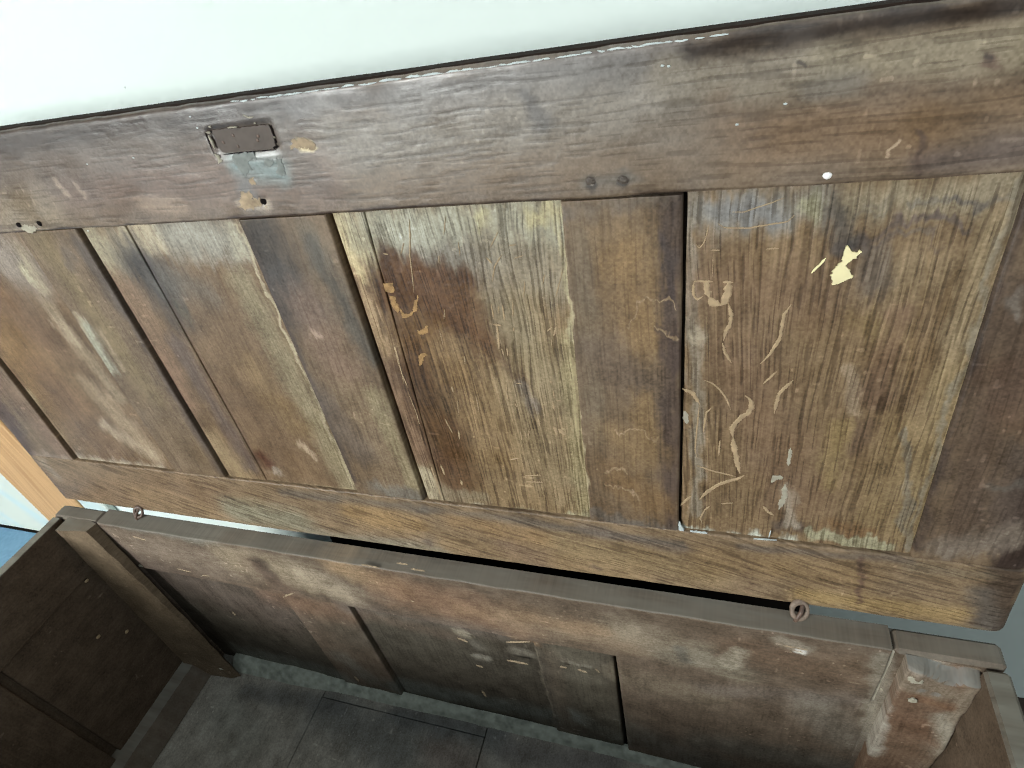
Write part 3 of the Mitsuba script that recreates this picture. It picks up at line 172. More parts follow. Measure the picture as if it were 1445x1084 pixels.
def torus(center, R, r, tilt, seed=0, squash=1.0, ns=40, nr=12):
    th, ph = np.meshgrid(np.linspace(0, 2 * np.pi, ns, endpoint=False), np.linspace(0, 2 * np.pi, nr, endpoint=False), indexing='ij')
    rr = r * (1 + 0.18 * (meshkit.noise(np.stack([np.cos(th) * 2, np.sin(th) * 2, np.full_like(th, seed)], -1), seed) - .5) * 2)
    x = (R + rr * np.cos(ph)) * np.cos(th); z = (R + rr * np.cos(ph)) * np.sin(th) * squash; y = rr * np.sin(ph)
    V = np.stack([x, y, z], -1).reshape(-1, 3) @ np.array(trimesh.transformations.euler_matrix(*tilt)[:3, :3]).T + np.array(center)
    i = np.arange(ns * nr).reshape(ns, nr); j = np.roll(i, -1, 0); f = np.stack([i, np.roll(i, -1, 1), np.roll(j, -1, 1), j], -1).reshape(-1, 4)
    m = trimesh.Trimesh(V, np.vstack([f[:, [0, 1, 2]], f[:, [0, 2, 3]]]), process=False)
    if m.volume < 0: m.invert()
    return m
# ------------------------------------------------------------------ materials
def grain(uv, coarse=70., fine=400., pore=700., warp=1.0, shear=0.0):
    """oak figure along uv.x: (broad tone, fine streak, pores), each about -1..1 or 0..1"""
    u, v = uv.x, uv.y
    if shear: v = v + shear * (u - 0.5 * (noise(u * 2.2, 4.4) - 0.5))
    w = (fbm(u * 3.0, v * 9.0, 1.3, octaves=2) - 0.5) * 0.030 * warp + (noise(u * 14.0, v * 34.0, 5.0) - 0.5) * 0.005 * warp
    v = v + w
    broad = fbm(v * coarse, u * 4.5, 2.0, octaves=2) * 2 - 1
    streak = (noise(v * fine, u * 11.0, 7.0) + noise(v * fine * 1.9, u * 24.0, 17.0) - 1) * (0.45 + 1.1 * noise(v * 26.0, u * 9.0, 31.0))
    p = noise(v * pore, u * 42.0, 9.0)
    return broad, streak, smoothstep(0.58, 0.82, p)
def build(stains, base, coords, ga=(0.22, 0.16, 0.35), gs=(70., 400., 700., 1.0), mott=0.25, fleck=0.5, edgew=0.009, an=(110., 45.), dust=0.0, dustcol=(150, 150, 142)):
    b0 = mi.Color3f(*lin(base).tolist()); st = [(s[:4], s[4], lin(s[5]).tolist(), s[6], s[7]) for s in stains]
    dc = mi.Color3f(*lin(dustcol).tolist())
    def fn(p, n, uv):
        x, y = coords(p)
        wx = (noise(x * an[0], y * an[1], 3.1) - .5) * edgew + (noise(x * an[0] * 3.6, y * an[1] * 3.6, 3.7) - .5) * edgew * .6
        wy = ((noise(x * an[0], y * an[1], 8.1) - .5) * edgew + (noise(x * an[0] * 3.6, y * an[1] * 3.6, 8.7) - .5) * edgew * .6) * (an[0] / an[1]) ** 0.5
        X, Y = x + wx, y + wy
        col = mi.Color3f(b0); sn = (noise(x * an[0] * 2.2, y * an[1] * 1.3, 21.) - .5) * 0.24
        for (ax, ay, bx, by), r, c, k, soft in st:
            dx, dy = bx - ax, by - ay; L = dx * dx + dy * dy + 1e-9
            t = dr.clip(((X - ax) * dx + (Y - ay) * dy) * (1 / L), 0, 1)
            d2 = dr.square(X - ax - dx * t) + dr.square(Y - ay - dy * t)
            m = dr.clip((r * (1 + soft) - dr.sqrt(d2)) * (1 / (2 * r * soft)) + sn, 0, 1)
            m = m * m * (3 - 2 * m) * k
            col = col * (1 - m) + mi.Color3f(*c) * m
        br, sk, po = grain(uv, *gs)
        tone = 1 + ga[0] * br + ga[1] * sk
        mo = (fbm(x * 45, y * 45, 4.0, octaves=3) - .5) * 2 * mott + (noise(x * 420, y * 420, 6.) - .5) * 0.34 + (noise(x * 800, y * 800, 16.) - .5) * 0.30
        tone = dr.maximum(tone + mo, 0.25) * (1 - ga[2] * po)
        col = col * mi.Color3f(dr.power(tone, 0.93), tone, dr.power(tone, 1.08))
        fl = smoothstep(0.86, 0.97, noise(x * 190, y * 150, 11.)) * smoothstep(0.5, 0.75, noise(x * 17, y * 17, 12.)) * fleck
        col = col * (1 - fl) + dr.minimum(col * 2.2 + 0.03, 0.6) * fl
        if dust:
            up = smoothstep(0.45, 0.9, n.z) * dust * dr.clip(0.25 + 0.9 * fbm(p.x * 16, p.y * 90, 2., octaves=4), 0, 1)
            col = col * (1 - up) + dc * up
        return dr.clip(col, 0.004, 0.9)
    return fn
def wood(key, stains, base, coords, rough=0.5, spec=0.4, bump=0.0005, ga=(0.22, 0.16, 0.35), gs=(70., 400., 700., 1.0), **kw):
    fn = build(stains, base, coords, ga, gs, **kw)
    def hf(p, n, uv):
        br, sk, po = grain(uv, *gs); x, y = coords(p)
        return sk * 0.5 * ga[1] - po * ga[2] * 1.6 + (noise(x * 330, y * 330, 6.) - .5) * 0.5 + (fbm(x * 60, y * 60, 2., octaves=2) - .5) * 0.8
    def rf(p, n, uv):
        x, y = coords(p); return dr.clip(rough + (fbm(x * 35, y * 35, 9., octaves=2) - .5) * 0.35, 0.2, 0.95)
    scene[key] = {'type': 'twosided', 'bsdf': {'type': 'bumpmap', 'arbitrary': proc(hf, 1.2e-3), 'scale': bump,
                  'bsdf': {'type': 'principled', 'base_color': proc(fn), 'roughness': proc(rf), 'specular': spec}}}
def lidc(p): return p.x, p.y * float(LW[1]) + (p.z - LZ) * float(LW[2])
def backc(p): return p.x, p.z
def endc(p): return p.y, p.z
def florc(p): return p.x, p.y
D = DATA
wood('wood_top_rail', D['S_top'], (107, 93, 78), lidc, an=(30., 90.), rough=0.45, spec=0.7, bump=0.00020, ga=(0.16, 0.16, 0.3), gs=(45.0, 380.0, 600.0, 0.7), fleck=0.35, mott=0.22)
wood('wood_panel_plain', D['S_p12'], (110, 91, 70), lidc, rough=0.5, bump=0.0003, ga=(0.18, 0.15, 0.2), gs=(60.0, 420.0, 640.0, 1.2), fleck=0.3)
wood('wood_panel_streaky', D['S_p3'], (122, 103, 76), lidc, bump=0.0005, ga=(0.16, 0.44, 0.45), gs=(70.0, 560.0, 760.0, 1.1), fleck=0.45)
wood('wood_panel_figured', D['S_p4'], (117, 98, 74), lidc, bump=0.0005, ga=(0.13, 0.38, 0.42), gs=(60.0, 560.0, 760.0, 0.9), fleck=0.4)
wood('wood_muntin', D['S_m'], (108, 92, 74), lidc, rough=0.5, bump=0.0003, ga=(0.16, 0.13, 0.22), gs=(60.0, 420.0, 640.0, 0.7), fleck=0.4)
wood('wood_bottom_rail', [(*q[:5], [0.93 * v + 4 for v in q[5]], 0.8 * q[6], q[7]) for q in D['S_bot']], (120, 102, 80), lidc, an=(30., 90.), rough=0.55, bump=0.0004, ga=(0.16, 0.26, 0.4), gs=(50.0, 300.0, 520.0, 1.0, 0.3), fleck=0.25)
wood('wood_back', D['S_back'], (98, 86, 74), backc, an=(45., 60.), rough=0.62, spec=0.3, bump=0.0004, ga=(0.12, 0.08, 0.14), gs=(55., 220., 420., 1.0), mott=0.36, dust=0.9, dustcol=(116, 114, 107))
wood('wood_back_panel', [q for q in D['S_back'] if q[1] < 0.43], (78, 73, 64), backc, an=(45., 60.), dust=0.7, dustcol=(120, 124, 118), rough=0.65, spec=0.25, bump=0.0004, ga=(0.12, 0.10, 0.16), mott=0.38)
wood('wood_end', [], (90, 77, 64), endc, rough=0.65, spec=0.25, bump=0.00040, ga=(0.14, 0.09, 0.14), mott=0.3, dust=0.9, dustcol=(124, 124, 118))
wood('wood_end_red', D['S_red'], (110, 90, 74), backc, an=(50., 50.), rough=0.65, spec=0.25, bump=0.00060, ga=(0.14, 0.09, 0.14), mott=0.38, dust=0.9, dustcol=(118, 122, 120))
wood('wood_post', [], (106, 92, 74), backc, rough=0.6, spec=0.3, bump=0.00050, ga=(0.14, 0.09, 0.14), mott=0.3, dust=0.9, dustcol=(116, 114, 107))
wood('wood_floor', D['S_floor'], (130, 127, 120), florc, an=(40., 40.), rough=0.55, spec=0.35, bump=0.00040, ga=(0.1, 0.06, 0.08), mott=0.34)
def simple(key, c, rough=0.7, spec=0.3, var=0.2, f=90., metallic=0.0, bump=None):
    cc = lin(c).tolist()
    def fn(p, n, uv):
        t = 1 + (fbm(p.x * f, p.y * f, p.z * f, octaves=3) - .5) * 2 * var
        return dr.clip(mi.Color3f(*cc) * t, 0.003, 0.92)
    b = {'type': 'principled', 'base_color': proc(fn), 'roughness': rough, 'specular': spec, 'metallic': metallic}
    scene[key] = {'type': 'twosided', 'bsdf': b}
simple('bare_wood', (186, 160, 116), var=0.28, f=160.)
simple('bare_wood_warm', (144, 114, 74), var=0.55, f=300.)
simple('pale_scratch', (152, 132, 104), var=0.3, f=200.)
simple('cream_paint', (228, 216, 160), rough=0.45, var=0.10, f=120.)
simple('white_dust_and_glint', (178, 190, 190), rough=0.95, spec=0.1, var=0.25, f=260.)  # also colours the painted glint along the lid top edge
simple('grey_dust', (146, 142, 128), rough=0.95, spec=0.1, var=0.3, f=200.)
simple('blue_dust', (116, 122, 120), rough=0.95, spec=0.1, var=0.3, f=260.)
simple('old_iron', (84, 76, 74), rough=0.65, spec=0.3, var=0.3, f=120.)
simple('rusty_wire', (96, 78, 68), rough=0.55, spec=0.5, var=0.4, f=260.)
simple('dark_edge', (44, 35, 31), rough=0.8, spec=0.1, var=0.4, f=70.)
simple('drift_dust', (138, 144, 136), rough=0.95, spec=0.1, var=0.6, f=110.)
simple('gap_shade_black', (42, 38, 36), rough=0.8, spec=0.1, var=0.3, f=40.)  # near-black tone standing in for shade in the hinge gap
simple('wood_pale_dust', (142, 138, 126), rough=0.9, spec=0.1, var=0.45, f=90.)
simple('pale_wire', (122, 108, 96), rough=0.6, spec=0.4, var=0.4, f=260.)
simple('rail_scar', (146, 130, 108), rough=0.8, spec=0.2, var=0.45, f=200.)
simple('black_gap', (26, 22, 20), rough=0.9, spec=0.1, var=0.3)
simple('wax', (232, 232, 230), rough=0.3, spec=0.5, var=0.05)
simple('dark_peg', (84, 77, 71), rough=0.6, var=0.45, f=240.)
def wallfn(p, n, uv):
    t = 1 + (fbm(p.x * 5, p.y * 5, p.z * 5, octaves=3) - .5) * 0.06
    return dr.clip(mi.Color3f(0.585, 0.65, 0.615) * t, 0, 0.92)
scene['wall_paint'] = {'type': 'twosided', 'bsdf': {'type': 'principled', 'base_color': proc(wallfn), 'roughness': 0.8, 'specular': 0.2}}
def pinefn(p, n, uv):
    w = p.x + (fbm(p.z * 2.5, p.x * 9, 1., octaves=2) - .5) * 0.05
    t = noise(w * 160, p.z * 2.0, 3.) * .6 + noise(w * 420, p.z * 5, 4.) * .4
    k = dr.sqrt(dr.square((p.x + 1.44) * 90) + dr.square((p.z - 0.40) * 34)); t = t * smoothstep(0.4, 1.3, k) - 0.25 * smoothstep(0.75, 0.95, noise(w * 90, p.z * 7, 9.))
    return dr.clip(mix((0.36, 0.19, 0.075), (0.56, 0.34, 0.16), t), 0.02, 0.92)
scene['pine'] = {'type': 'twosided', 'bsdf': {'type': 'principled', 'base_color': proc(pinefn), 'roughness': 0.5, 'specular': 0.4}}
def boardfn(p, n, uv):
    t = smoothstep(0.45, 0.75, fbm(p.x * 16 + p.z * 9, p.z * 3, 2., octaves=3))
    return dr.clip(mix((0.54, 0.57, 0.50), (0.47, 0.56, 0.55), t), 0, 0.92)
scene['board_paint'] = {'type': 'twosided', 'bsdf': {'type': 'principled', 'base_color': proc(boardfn), 'roughness': 0.5, 'specular': 0.4}}
def carpetfn(p, n, uv):
    t = noise(p.x * 160, p.y * 160, 2.) * .5 + fbm(p.x * 12, p.y * 12, 2., octaves=2) * .5
    return mix((0.13, 0.25, 0.37), (0.20, 0.35, 0.48), t)
scene['carpet'] = {'type': 'twosided', 'bsdf': {'type': 'principled', 'base_color': proc(carpetfn), 'roughness': 0.9, 'specular': 0.1}}
# ------------------------------------------------------------------ the setting
def rugfloor(p, n, uv):
    w = noise(p.x * 3, p.y * 60, 2.) * .5 + noise(p.x * 20, p.y * 300, 3.) * .5
    return mix((0.035, 0.026, 0.020), (0.075, 0.055, 0.042), w)
scene['floor_wood'] = {'type': 'twosided', 'bsdf': {'type': 'principled', 'base_color': proc(rugfloor), 'roughness': 0.5, 'specular': 0.3}}
put('rug', boxm(-3.0, -1.02, -2.4, 0.22, 0.001, 0.009, 0.003), 'carpet', False, {'label': 'flat blue rug on the floor left of the chest', 'category': 'rug'})
put('floor', boxm(-4, 3, -4, 2, -0.1, 0.0), 'floor_wood', False); labels['floor'] = {'kind': 'structure'}
put('wall', boxm(-3.2, 3, 0.24, 0.36, -0.05, 2.8), 'wall_paint', False); labels['wall'] = {'kind': 'structure'}
put('added_gap_plank', boxm(-0.50, 0.400, 0.195, 0.222, 0.004, 0.44, 0.004), 'gap_shade_black', False, {'label': 'dark plank added behind the chest to blacken the hinge gap', 'category': 'plank'})  # added only to turn the gap black, as deep shade would
put('pine_upright', boxm(-1.507, -1.300, 0.218, 0.2385, 0.012, 2.3, 0.003), 'pine', False,
    {'label': 'bare orange pine upright fixed to the wall behind the chest end', 'category': 'board'})
put('painted_board', boxm(-2.1, -1.509, 0.224, 0.2385, 0.012, 2.3, 0.003), 'board_paint', False,
    {'label': 'pale painted board standing left of the orange pine upright', 'category': 'board'})
put('skirting_strip', boxm(-1.298, -1.205, 0.222, 0.2385, 0.012, 2.3, 0.003), 'board_paint', False,
    {'label': 'narrow cream strip seen through the hinge gap, right of the pine upright', 'category': 'board'})
# ------------------------------------------------------------------ the chest: lid
C = 'oak_chest'
labels[C] = {'label': 'old panelled oak chest standing open with its worn lid raised', 'category': 'chest'}
def at_box(a0, a1, b0, b1, h0, h1):
    m = boxm(a0, a1, b0, b1, h0, h1, 0.002).subdivide_to_size(0.03, max_iter=8) if a1 - a0 > 1 else boxm(a0, a1, b0, b1, h0, h1, 0.001)
    v = m.vertices; return trimesh.Trimesh(at(LID, v[:, 0] , v[:, 1] + 0.0006 * (meshkit.noise(v * 30, 2) - .5), v[:, 2]), m.faces, process=False)
LT = -0.024                                     # back of the lid boards
PR = -0.0055                                    # panels lie this far behind the frame
pl = Polygon(D['plate']); pcx, pcy = np.array(D['plate']).mean(0)
pa = np.array(D['plate'])
def dent_top(a, b):
    u0, u1, b0, b1 = pa[:, 0].min() - .004, pa[:, 0].max() + .002, pa[:, 1].min() - .001, pa[:, 1].max() + .001
    ins = np.clip(np.minimum(np.minimum(a - u0, u1 - a), np.minimum(b - b0, b1 - b)) / 0.0015, 0, 1)
    h = -0.0022 * ins
    q = np.stack([a * 30, b * 55, a * 0], -1); h = h + 0.0006 * (meshkit.fbm(q, 3, 2) - .5)
    h = h - 0.0012 * np.clip(1 - (np.abs(b - 0.533 - 0.006 * (meshkit.noise(np.stack([a * 16, a * 0, a * 0], -1), 8) - .5))) / 0.016, 0, 1) * np.clip((a - 0.15) / .1, 0, 1)
    for (x, y) in D['nailholes']: h = h - 0.002 * np.exp(-((a - x) ** 2 + (b - y) ** 2) / 0.0025 ** 2)
    return h
put(C + '__lid__rail', board(LID, [[-0.778, 0.4505], [0.526, 0.4530], [0.526, 0.5502], [-0.778, 0.5500]], 0.0015, LT, 0.0035, 'a', 1, 0.0032, 0.0005, 0.0011, (3, 4, 0.9, 1.3), dent_top), 'wood_top_rail',
    label='wide upper rail of the lid with an iron plate let into it')
put(C + '__lid__rail', board(LID, [[-0.777, -0.0040], [0.526, 0.0005], [0.523, 0.0945], [-0.777, 0.0940]], 0.0, LT, 0.0028, 'a', 2, 0.0032, 0.0005, 0.0011, (3, 5, 0.5, 0.8)), 'wood_bottom_rail',
    label='ochre lower rail of the lid with slanting dark grain, above the hinges')
W0, W1 = 0.0945, 0.4520
put(C + '__lid__stile', board(LID, [[-0.7772, 0.0942], [-0.6745, 0.0942], [-0.6760, W1 - .0015], [-0.7775, W1 - .0015]], -0.0006, LT, 0.002, 'b', 3, 0.004, bev=(4, 1, .3, .3)), 'wood_muntin')
put(C + '__lid__stile', board(LID, [[0.4265, 0.0948], [0.5225, 0.0948], [0.5245, 0.4525], [0.4215, 0.4525]], -0.0006, LT, 0.0028, 'b', 4, 0.004, bev=(1, 7, .3, .3)), 'wood_muntin', label='dark stile at the right end of the lid')
for k, (l0, r0, l1, r1) in enumerate([(-0.4722, -0.3830, -0.4728, -0.3850), (-0.1728, -0.0808, -0.1750, -0.0803), (0.1225, 0.2165, 0.1297, 0.2196)]):
    put(C + '__lid__muntin', board(LID, [[l0, 0.0945], [r0, 0.0945], [r1, W1 - .001], [l1, W1 - .001]], -0.0006, LT, 0.0022, 'b', 5 + k, 0.0036, bev=(1, 1, .3, .3)), 'wood_muntin')
PB = [('wood_panel_plain', [[-0.6700, 0.088], [-0.466, 0.088], [-0.466, 0.458], [-0.6715, 0.458]], PR),
      ('wood_panel_plain', [[-0.3785, 0.088], [-0.3165, 0.088], [-0.3205, 0.458], [-0.3805, 0.458]], PR + 0.0009),
      ('wood_panel_plain', [[-0.3161, 0.088], [-0.166, 0.088], [-0.168, 0.458], [-0.3199, 0.458]], PR),
      ('wood_panel_streaky', [[-0.0760, 0.088], [-0.0556, 0.088], [-0.0442, 0.458], [-0.0755, 0.458]], PR + 0.0006),
      ('wood_panel_streaky', [[-0.0551, 0.088], [0.130, 0.088], [0.136, 0.458], [-0.0436, 0.458]], PR),
      ('wood_panel_figured', [[0.2190, 0.088], [0.432, 0.088], [0.428, 0.458], [0.2222, 0.458]], PR)]
for k, (x0, x1) in enumerate([(-0.69, -0.44), (-0.40, -0.14), (-0.095, 0.14), (0.2, 0.44)]):
    put(C + '__lid__backing', at_box(x0, x1, 0.06, 0.48, -0.0235, -0.0165), 'wood_muntin', False)
PLAB = ['', 'narrow reddish strip of a split lid panel', 'lid panel stained blue grey near its top', '', 'lid panel with a dark brown water stain', 'rightmost lid panel with pale worm channels and a cream paint splash']
put(C + '__lid__moulding', at_box(-0.79, 0.532, 0.5450, 0.5513, -0.0245, -0.0022), 'dark_edge', 40, label='thin dark moulding along the top edge of the lid')
PK = []
for k, (m, q, h) in enumerate(PB):
    PK.append(put(C + '__lid__panel', board(LID, q, h, h - 0.009, 0.0012, 'b', 10 + k, 0.0036, 0.0005), m, label=PLAB[k] or None))
# wear that stands on the panels
def many(key, items, base, bsdf, fr=LID, seed=0, amp=0.0005, lift=0.0006, wide=1.0, **kw):
    for p, r in items: put(key, ribbon(fr, p, r * wide, base, lift, seed, amp, **kw), bsdf, False)
many(C + '__lid__worm_channel', D['tracks4'], PR, 'pale_scratch', seed=15, wide=1.0)
many(C + '__lid__dust_drift', D['dust4'], -0.0022, 'white_dust_and_glint', seed=15, lift=0.0012, wide=0.6)
many(C + '__lid__scuff', D['grey4'], PR, 'grey_dust', seed=15, lift=0.0003)
many(C + '__lid__scratch', D['tracks3'], PR, 'pale_scratch', seed=14, wide=0.9)
for q in D['chips3']: put(C + '__lid__chip', flake(LID, q, PR, 0.0004, 14, 0.0005), 'bare_wood_warm', False)
put(C + '__lid__paint_splash', flake(LID, D['splash'], PR, 0.0012, 15, 0.0005, 0.0006), 'cream_paint', False)
many(C + '__lid__paint_splash', [D['splash2']], PR, 'cream_paint', seed=15, lift=0.001)
# iron plate let into the upper rail
HT = 0.0015
R = C + '__lid__lock_plate'
put(R, flake(LID, (pa - pa.mean(0)) * 0.985 + pa.mean(0), HT - 0.0012, 0.0008, 1, 0.0004, 0.0003), 'old_iron', False, label='dark iron plate with nail holes')
for (x, y) in D['plate_holes']:
    put(C + '__lid__lock_plate__nail', blob(at(LID, x, y, HT - 0.0003), 0.0014, 1, 0.5, 1, seed=int(x * 1e4) % 90, sub=2), 'rusty_wire')
many(C + '__lid__slot', D['plate_slot'], HT - 0.0002, 'black_gap', seed=1, lift=0.0004, taper=False)
many(C + '__lid__filler', D['plate_fill'], HT, 'grey_dust', seed=1, lift=0.0007)
for q in D['plate_blue']: put(C + '__lid__filler', flake(LID, q, HT, 0.0005, 1, 0.0005, 0.0008), 'blue_dust', False)
for q in D['plate_pale']: put(C + '__lid__scar', flake(LID, q, HT, 0.0003, 1, 0.0005, 0.0012), 'rail_scar', False)
for q in D['nail_pale']: put(C + '__lid__scar', flake(LID, q, HT, 0.0004, 1, 0.0005, 0.0008), 'grey_dust', False)
for (x, y) in D['nailholes']: put(C + '__lid__nail', blob(at(LID, x, y, HT - 0.0004), 0.003, 1.1, 0.5, 0.9, seed=int(abs(x) * 1e4) % 90, sub=2), 'black_gap')
for (x, y) in D['pegs']: put(C + '__lid__peg', blob(at(LID, x, y, HT - 0.0006), 0.0034, 1.15, 0.5, 0.9, seed=int(abs(x) * 1e4) % 90, amp=0.4), 'dark_peg')
put(C + '__lid__wax_spot', blob(at(LID, *D['wax'], HT), 0.0024, 1.1, 0.5, 1, seed=4), 'wax', label='small white wax spot on the upper rail')
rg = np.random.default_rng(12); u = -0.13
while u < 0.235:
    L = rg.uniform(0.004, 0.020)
    put(C + '__lid__painted_glint', ribbon(LID, [(u, 0.5478 + rg.normal(0, .0004)), (u + L / 2, 0.5478 + rg.normal(0, .0004)), (u + L, 0.5478)], rg.uniform(0.0004, 0.0009), HT - 0.0007, 0.0006, 1, 0.0005), 'white_dust_and_glint', False)  # pale ribbons paint the broken glint of light on the top arris
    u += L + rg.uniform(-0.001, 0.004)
for (x, y) in D['flecks']: put(C + '__lid__fleck', blob(at(LID, x, y, HT), 0.0009, 1.3, 0.4, 0.8, seed=int(abs(x) * 1e4) % 90, sub=1), 'white_dust_and_glint')
# ------------------------------------------------------------------ the chest: back frame
BT = -0.0285
put(C + '__back__rail', board(BACK, [[-0.678, 0.4300], [0.4262, 0.4300], [0.4262, 0.5500], [-0.678, 0.5500]], 0.0, BT, 0.003, 'a', 30, 0.0036, 0.0012, 0.0012, (.5, .6, .8, .8)), 'wood_back', label='reddish upper rail of the chest back under the hinges')
Z0, Z1 = 0.112, 0.4305
put(C + '__back__muntin', board(BACK, [[-0.3865, Z0], [-0.2655, Z0], [-0.2610, Z1], [-0.3850, Z1]], -0.0035, BT, 0.0025, 'b', 31, 0.005, 0.0008), 'wood_back', label='reddish upright left of the dark slot in the chest back')
put(C + '__back__muntin', board(BACK, [[0.0215, Z0], [0.1325, Z0], [0.1365, Z1], [0.0265, Z1]], -0.0065, BT, 0.0030, 'b', 32, 0.005, 0.0008), 'wood_back_panel', label='short dark upright near the middle of the chest back')
for k, (a0, a1, h) in enumerate([(-0.720, -0.380, -0.007), (-0.2620, 0.030, -0.0110), (0.1405, 0.432, -0.0022)]):
    put(C + '__back__panel', board(BACK, [[a0, Z0 - .004], [a1, Z0 - .004], [a1, Z1 + .006], [a0, Z1 + .006]], h, h - 0.008, 0.0025, 'b', 33 + k, 0.005, 0.0012), 'wood_back' if k == 2 else 'wood_back_panel')
put(C + '__back__backing', boxm(-0.775, 0.43, -0.0035, -0.0005, 0.06, 0.44, 0.001), 'black_gap', False)
put(C + '__back__filler', board(BACK, [[0.4266, 0.118], [0.4375, 0.118], [0.4375, 0.5440], [0.4266, 0.5460]], -0.0035, BT, 0.0015, 'b', 38, 0.004, 0.0010, 0.0012), 'wood_pale_dust')
many(C + '__back__chip', D['chipsb'], -0.0006, 'rail_scar', fr=BACK, seed=30, amp=0.0012, lift=0.0010, wide=0.6, rag=0.7)
def drift():                                   # dust lying in the corner between back and bottom
    xs = np.linspace(-0.640, 0.430, 260); n = len(xs)
    q = np.stack([xs * 20, xs * 0, xs * 0], -1); w = 0.008 + 0.005 * meshkit.fbm(q * .5, 3, 4) + 0.010 * np.clip((-0.28 - xs) / .3, 0, 1)
    w = w * np.clip((0.40 - xs) / 0.25, 0.25, 1)
    hh = w * (0.9 + 0.3 * meshkit.fbm(q, 2, 5))
    pr = [(0, 1.0), (0.35, 0.62), (0.7, 0.25), (1.0, -0.05)]
    V = [np.stack([xs, YB - .001 - w * p, ZF + hh * z + 0.001 * (meshkit.noise(np.stack([xs * 90, xs * 0 + p * 9, xs * 0], -1), 3) - .5)], -1) for p, z in pr]
    V.append(np.stack([xs, np.full(n, YB + 0.010), ZF + hh], -1)); V = [V[-1]] + V[:-1]
    V = np.stack(V); i = np.arange(5 * n).reshape(5, n)
    f = np.stack([i[:-1, :-1], i[1:, :-1], i[1:, 1:], i[:-1, 1:]], -1).reshape(-1, 4)
    return trimesh.Trimesh(V.reshape(-1, 3), np.vstack([f[:, [0, 1, 2]], f[:, [0, 2, 3]]]), process=False)
put(C + '__back__dust_drift', drift(), 'drift_dust', label='pale grey dust lying along the foot of the back')
# left corner post, leaning inwards to its foot
put(C + '__back__post', hexa([(-0.722, -0.0705, 0.117), (-0.6285, -0.0637, 0.117), (-0.6135, -0.0560, 0.117), (-0.70, -0.020, 0.117)],
                             [(-0.7438, -0.0530, 0.5495), (-0.681, -0.0470, 0.5495), (-0.6765, -0.0310, 0.5495), (-0.744, -0.012, 0.5495)], 0.006, 0.0010, 1), 'wood_post', 40)
put(C + '__back__post_head', boxm(-0.7775, -0.6795, -0.0295, -0.0042, 0.10, 0.5502, 0.004).subdivide_to_size(0.012, max_iter=10), 'wood_back', 40)
# right corner post with its front face broken away at the top
for p_ in [(-0.6640, -0.0300, 0.438), (-0.6375, -0.0620, 0.150)]:
    put(C + '__back__plaster_spot', blob(p_, 0.0035, 1.2, .6, 1, seed=int(p_[2] * 99), amp=.5), 'grey_dust')
put(C + '__back__post_head', boxm(0.4285, 0.5232, -0.0290, -0.0020, 0.10, 0.5503, 0.004).subdivide_to_size(0.012, max_iter=10), 'wood_back', 40)
def broken():
    q = [[0.4370, 0.117], [0.5030, 0.117], [0.5030, 0.5425], [0.4380, 0.5475]]
    def d(a, b):
        top = 0.5465 - 0.016 * np.clip((a - .452) / .03, 0, 1) ** .5 * (0.7 + 0.6 * meshkit.noise(np.stack([a * 55, a * 0, a * 0], -1), 3)) + 0.006 * np.exp(-((a - .492) / .01) ** 2)
        h = -0.016 * np.clip((b - top) / 0.006, 0, 1.0)
        h = h - 0.004 * np.exp(-((b - 0.512 + (a - .45) * .25) / 0.0022) ** 2) * np.clip((a - .450) / .006, 0, 1) * np.clip((.480 - a) / .006, 0, 1)
        h = h + 0.0045 * np.exp(-((a - .447) / .006) ** 2 - ((b - .535) / .012) ** 2) + 0.005 * np.exp(-((a - .500) / .008) ** 2 - ((b - .40) / .04) ** 2)
        h = h + 0.0016 * (meshkit.fbm(np.stack([a * 60, b * 60, a * 0], -1), 3, 8) - .5) * 2
        return h
    return board((np.array([0, -0.045, 0]),) + BACK[1:], q, 0.0, -0.016, 0.003, 'b', 41, 0.0028, 0.001, 0.0012, (1, 2, 1, 1), d)
put(C + '__back__post', broken(), 'wood_end_red', label='right corner post, split and broken away at its top')
for (x, z, r) in [(0.4530, 0.4905, 0.0036), (0.4470, 0.5330, 0.006)]:
    put(C + '__back__plaster_spot', blob((x, -0.0462, z), r, 1.1, 0.4, 1.2, seed=int(x * 9e3) % 70, amp=.5), 'grey_dust')
# ends
ENDL = (np.array([-0.757, 0, 0.55]), np.array([0, 1.0, 0]), np.array([-0.0805, 0, 0.99675]), np.array([0.99675, 0, 0.0805]))
lean = lambda z: (z - 0.55) / 0.99675
def endboard(y0, y1, z0, z1, h, seed, gr='a', th=0.018):
    return board(ENDL, [[y0, lean(z0)], [y1, lean(z0)], [y1, lean(z1)], [y0, lean(z1)]], h, h - th, 0.002, gr, seed, 0.006, 0.001)
put(C + '__end__rail', endboard(-0.53, -0.031, 0.440, 0.550, 0.0, 50), 'wood_end', label='upper rail of the left end of the chest')
put(C + '__end__panel', endboard(-0.231, -0.020, 0.118, 0.446, -0.004, 51), 'wood_end')
put(C + '__end__panel', endboard(-0.53, -0.245, 0.118, 0.446, -0.001, 52, 'b'), 'wood_end')
put(C + '__end__backing', endboard(-0.53, -0.031, 0.118, 0.446, -0.014, 53, 'b', 0.006), 'wood_end')
put(C + '__end__bottom_rail', hexa([(-0.74, -0.53, 0.117), (-0.6785, -0.53, 0.117), (-0.6785, -0.045, 0.117), (-0.74, -0.045, 0.117)],
                                   [(-0.74, -0.53, 0.154), (-0.7045, -0.53, 0.150), (-0.7045, -0.045, 0.150), (-0.74, -0.045, 0.154)], 0.008, 0.0008, 5), 'wood_end', 40)
for (x, y) in [(140, 895), (206, 897), (128, 800)]: pass
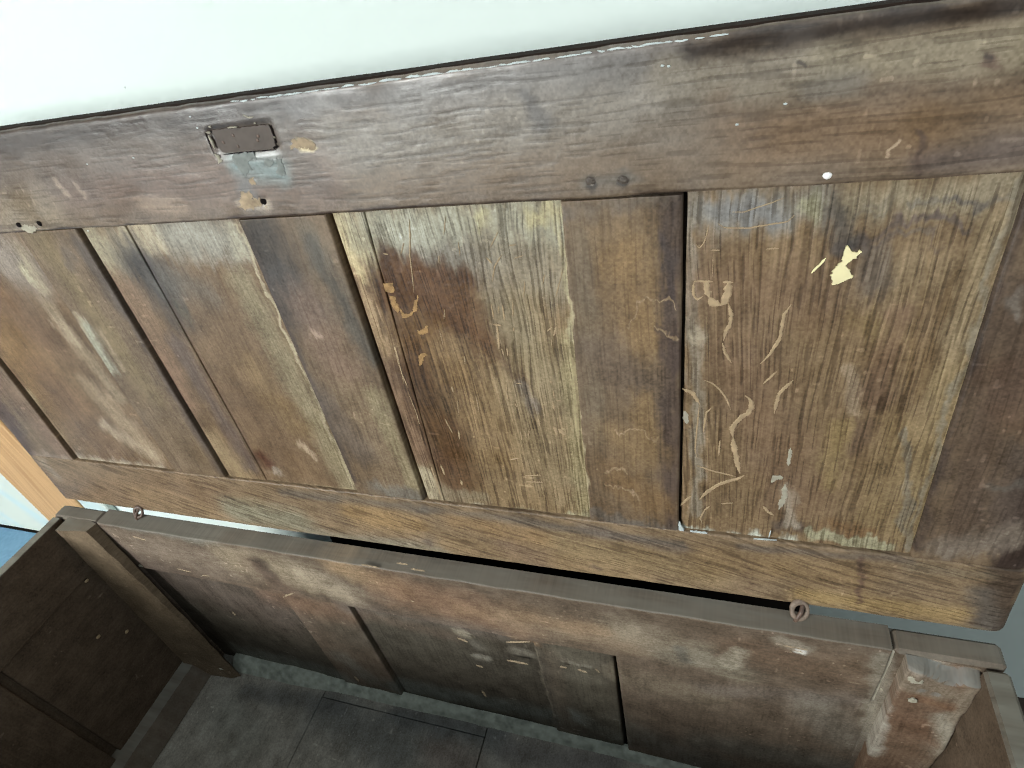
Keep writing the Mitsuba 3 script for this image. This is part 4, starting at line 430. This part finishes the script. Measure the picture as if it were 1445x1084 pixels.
for (yy, zz) in [(-0.123, 0.345), (-0.0905, 0.305), (-0.072, 0.435)]:
    put(C + '__end__fleck', blob((-0.757 + (0.55 - zz) * 0.0805 - 0.001, yy, zz), 0.003, 0.5, 1.2, 1, seed=int(zz * 900) % 50, amp=.5, sub=2), 'pale_scratch')
put(C + '__end_001__rail', boxm(0.5015, 0.5238, -0.53, -0.0315, 0.44, 0.5495, 0.003).subdivide_to_size(0.012, max_iter=10), 'wood_end', 40, label='upper rail of the right end of the chest')
put(C + '__end_001__panel', boxm(0.5045, 0.516, -0.53, -0.0315, 0.118, 0.4395, 0.002).subdivide_to_size(0.02, max_iter=10), 'wood_end', 40)
put(C + '__front__panel', boxm(-0.777, 0.524, -0.555, -0.532, 0.05, 0.55, 0.003), 'wood_end', False)
# bottom boards with a cut-out patch
fb = [[-0.760, -0.424], [-0.4225, -0.0985], [-0.0970, 0.214], [0.2155, 0.520]]
for k, (x0, x1) in enumerate(fb):
    put(C + '__bottom__board', board(FLOOR, [[x0, -0.530], [x1, -0.530], [x1, -0.016 if k != 1 else -0.0575], [x0, -0.016 if k != 1 else -0.0575]], (0.0, 0.0012, 0.0004, -0.0006)[k], -0.016, 0.0016, 'b', 60 + k, 0.007, 0.0012), 'wood_floor')
put(C + '__bottom__board', board(FLOOR, [[-0.4225, -0.0562], [-0.0985, -0.0562], [-0.0985, -0.016], [-0.4225, -0.016]], -0.0002, -0.016, 0.0012, 'a', 66, 0.006, 0.001), 'wood_floor', label='narrow bottom board against the back')
# wire hinges: a ring through the lid hooked in a staple through the back rail
def hinge(x, R, r, key, m1='rusty_wire'):
    put(key + '__ring', torus((x, -0.0055, 0.5605), R, r, (math.radians(-36), 0, math.radians(14)), 3, 1.15), m1)
    pts = np.array([[x - .004, -.012, .5475], [x - .002, -.0125, .556], [x + .001, -.009, .5625], [x + .0025, -.003, .565], [x + .003, .006, .562]])
    import manifold3d as m3
    segs = []
    for a, b in zip(pts[:-1], pts[1:]):
        s = [m3.Manifold.sphere(r * 0.85, 16).translate(v.tolist()) for v in (a, b)]
        segs.append(m3.Manifold.batch_hull(s))
    m = m3.Manifold.batch_boolean(segs, m3.OpType.Add).to_mesh()
    put(key + '__staple', trimesh.Trimesh(m.vert_properties[:, :3], m.tri_verts), 'rusty_wire', 40)
hinge(-0.6026, 0.0068, 0.0024, C + '__hinge'); hinge(0.3420, 0.0078, 0.0027, C + '__hinge_001', 'pale_wire')
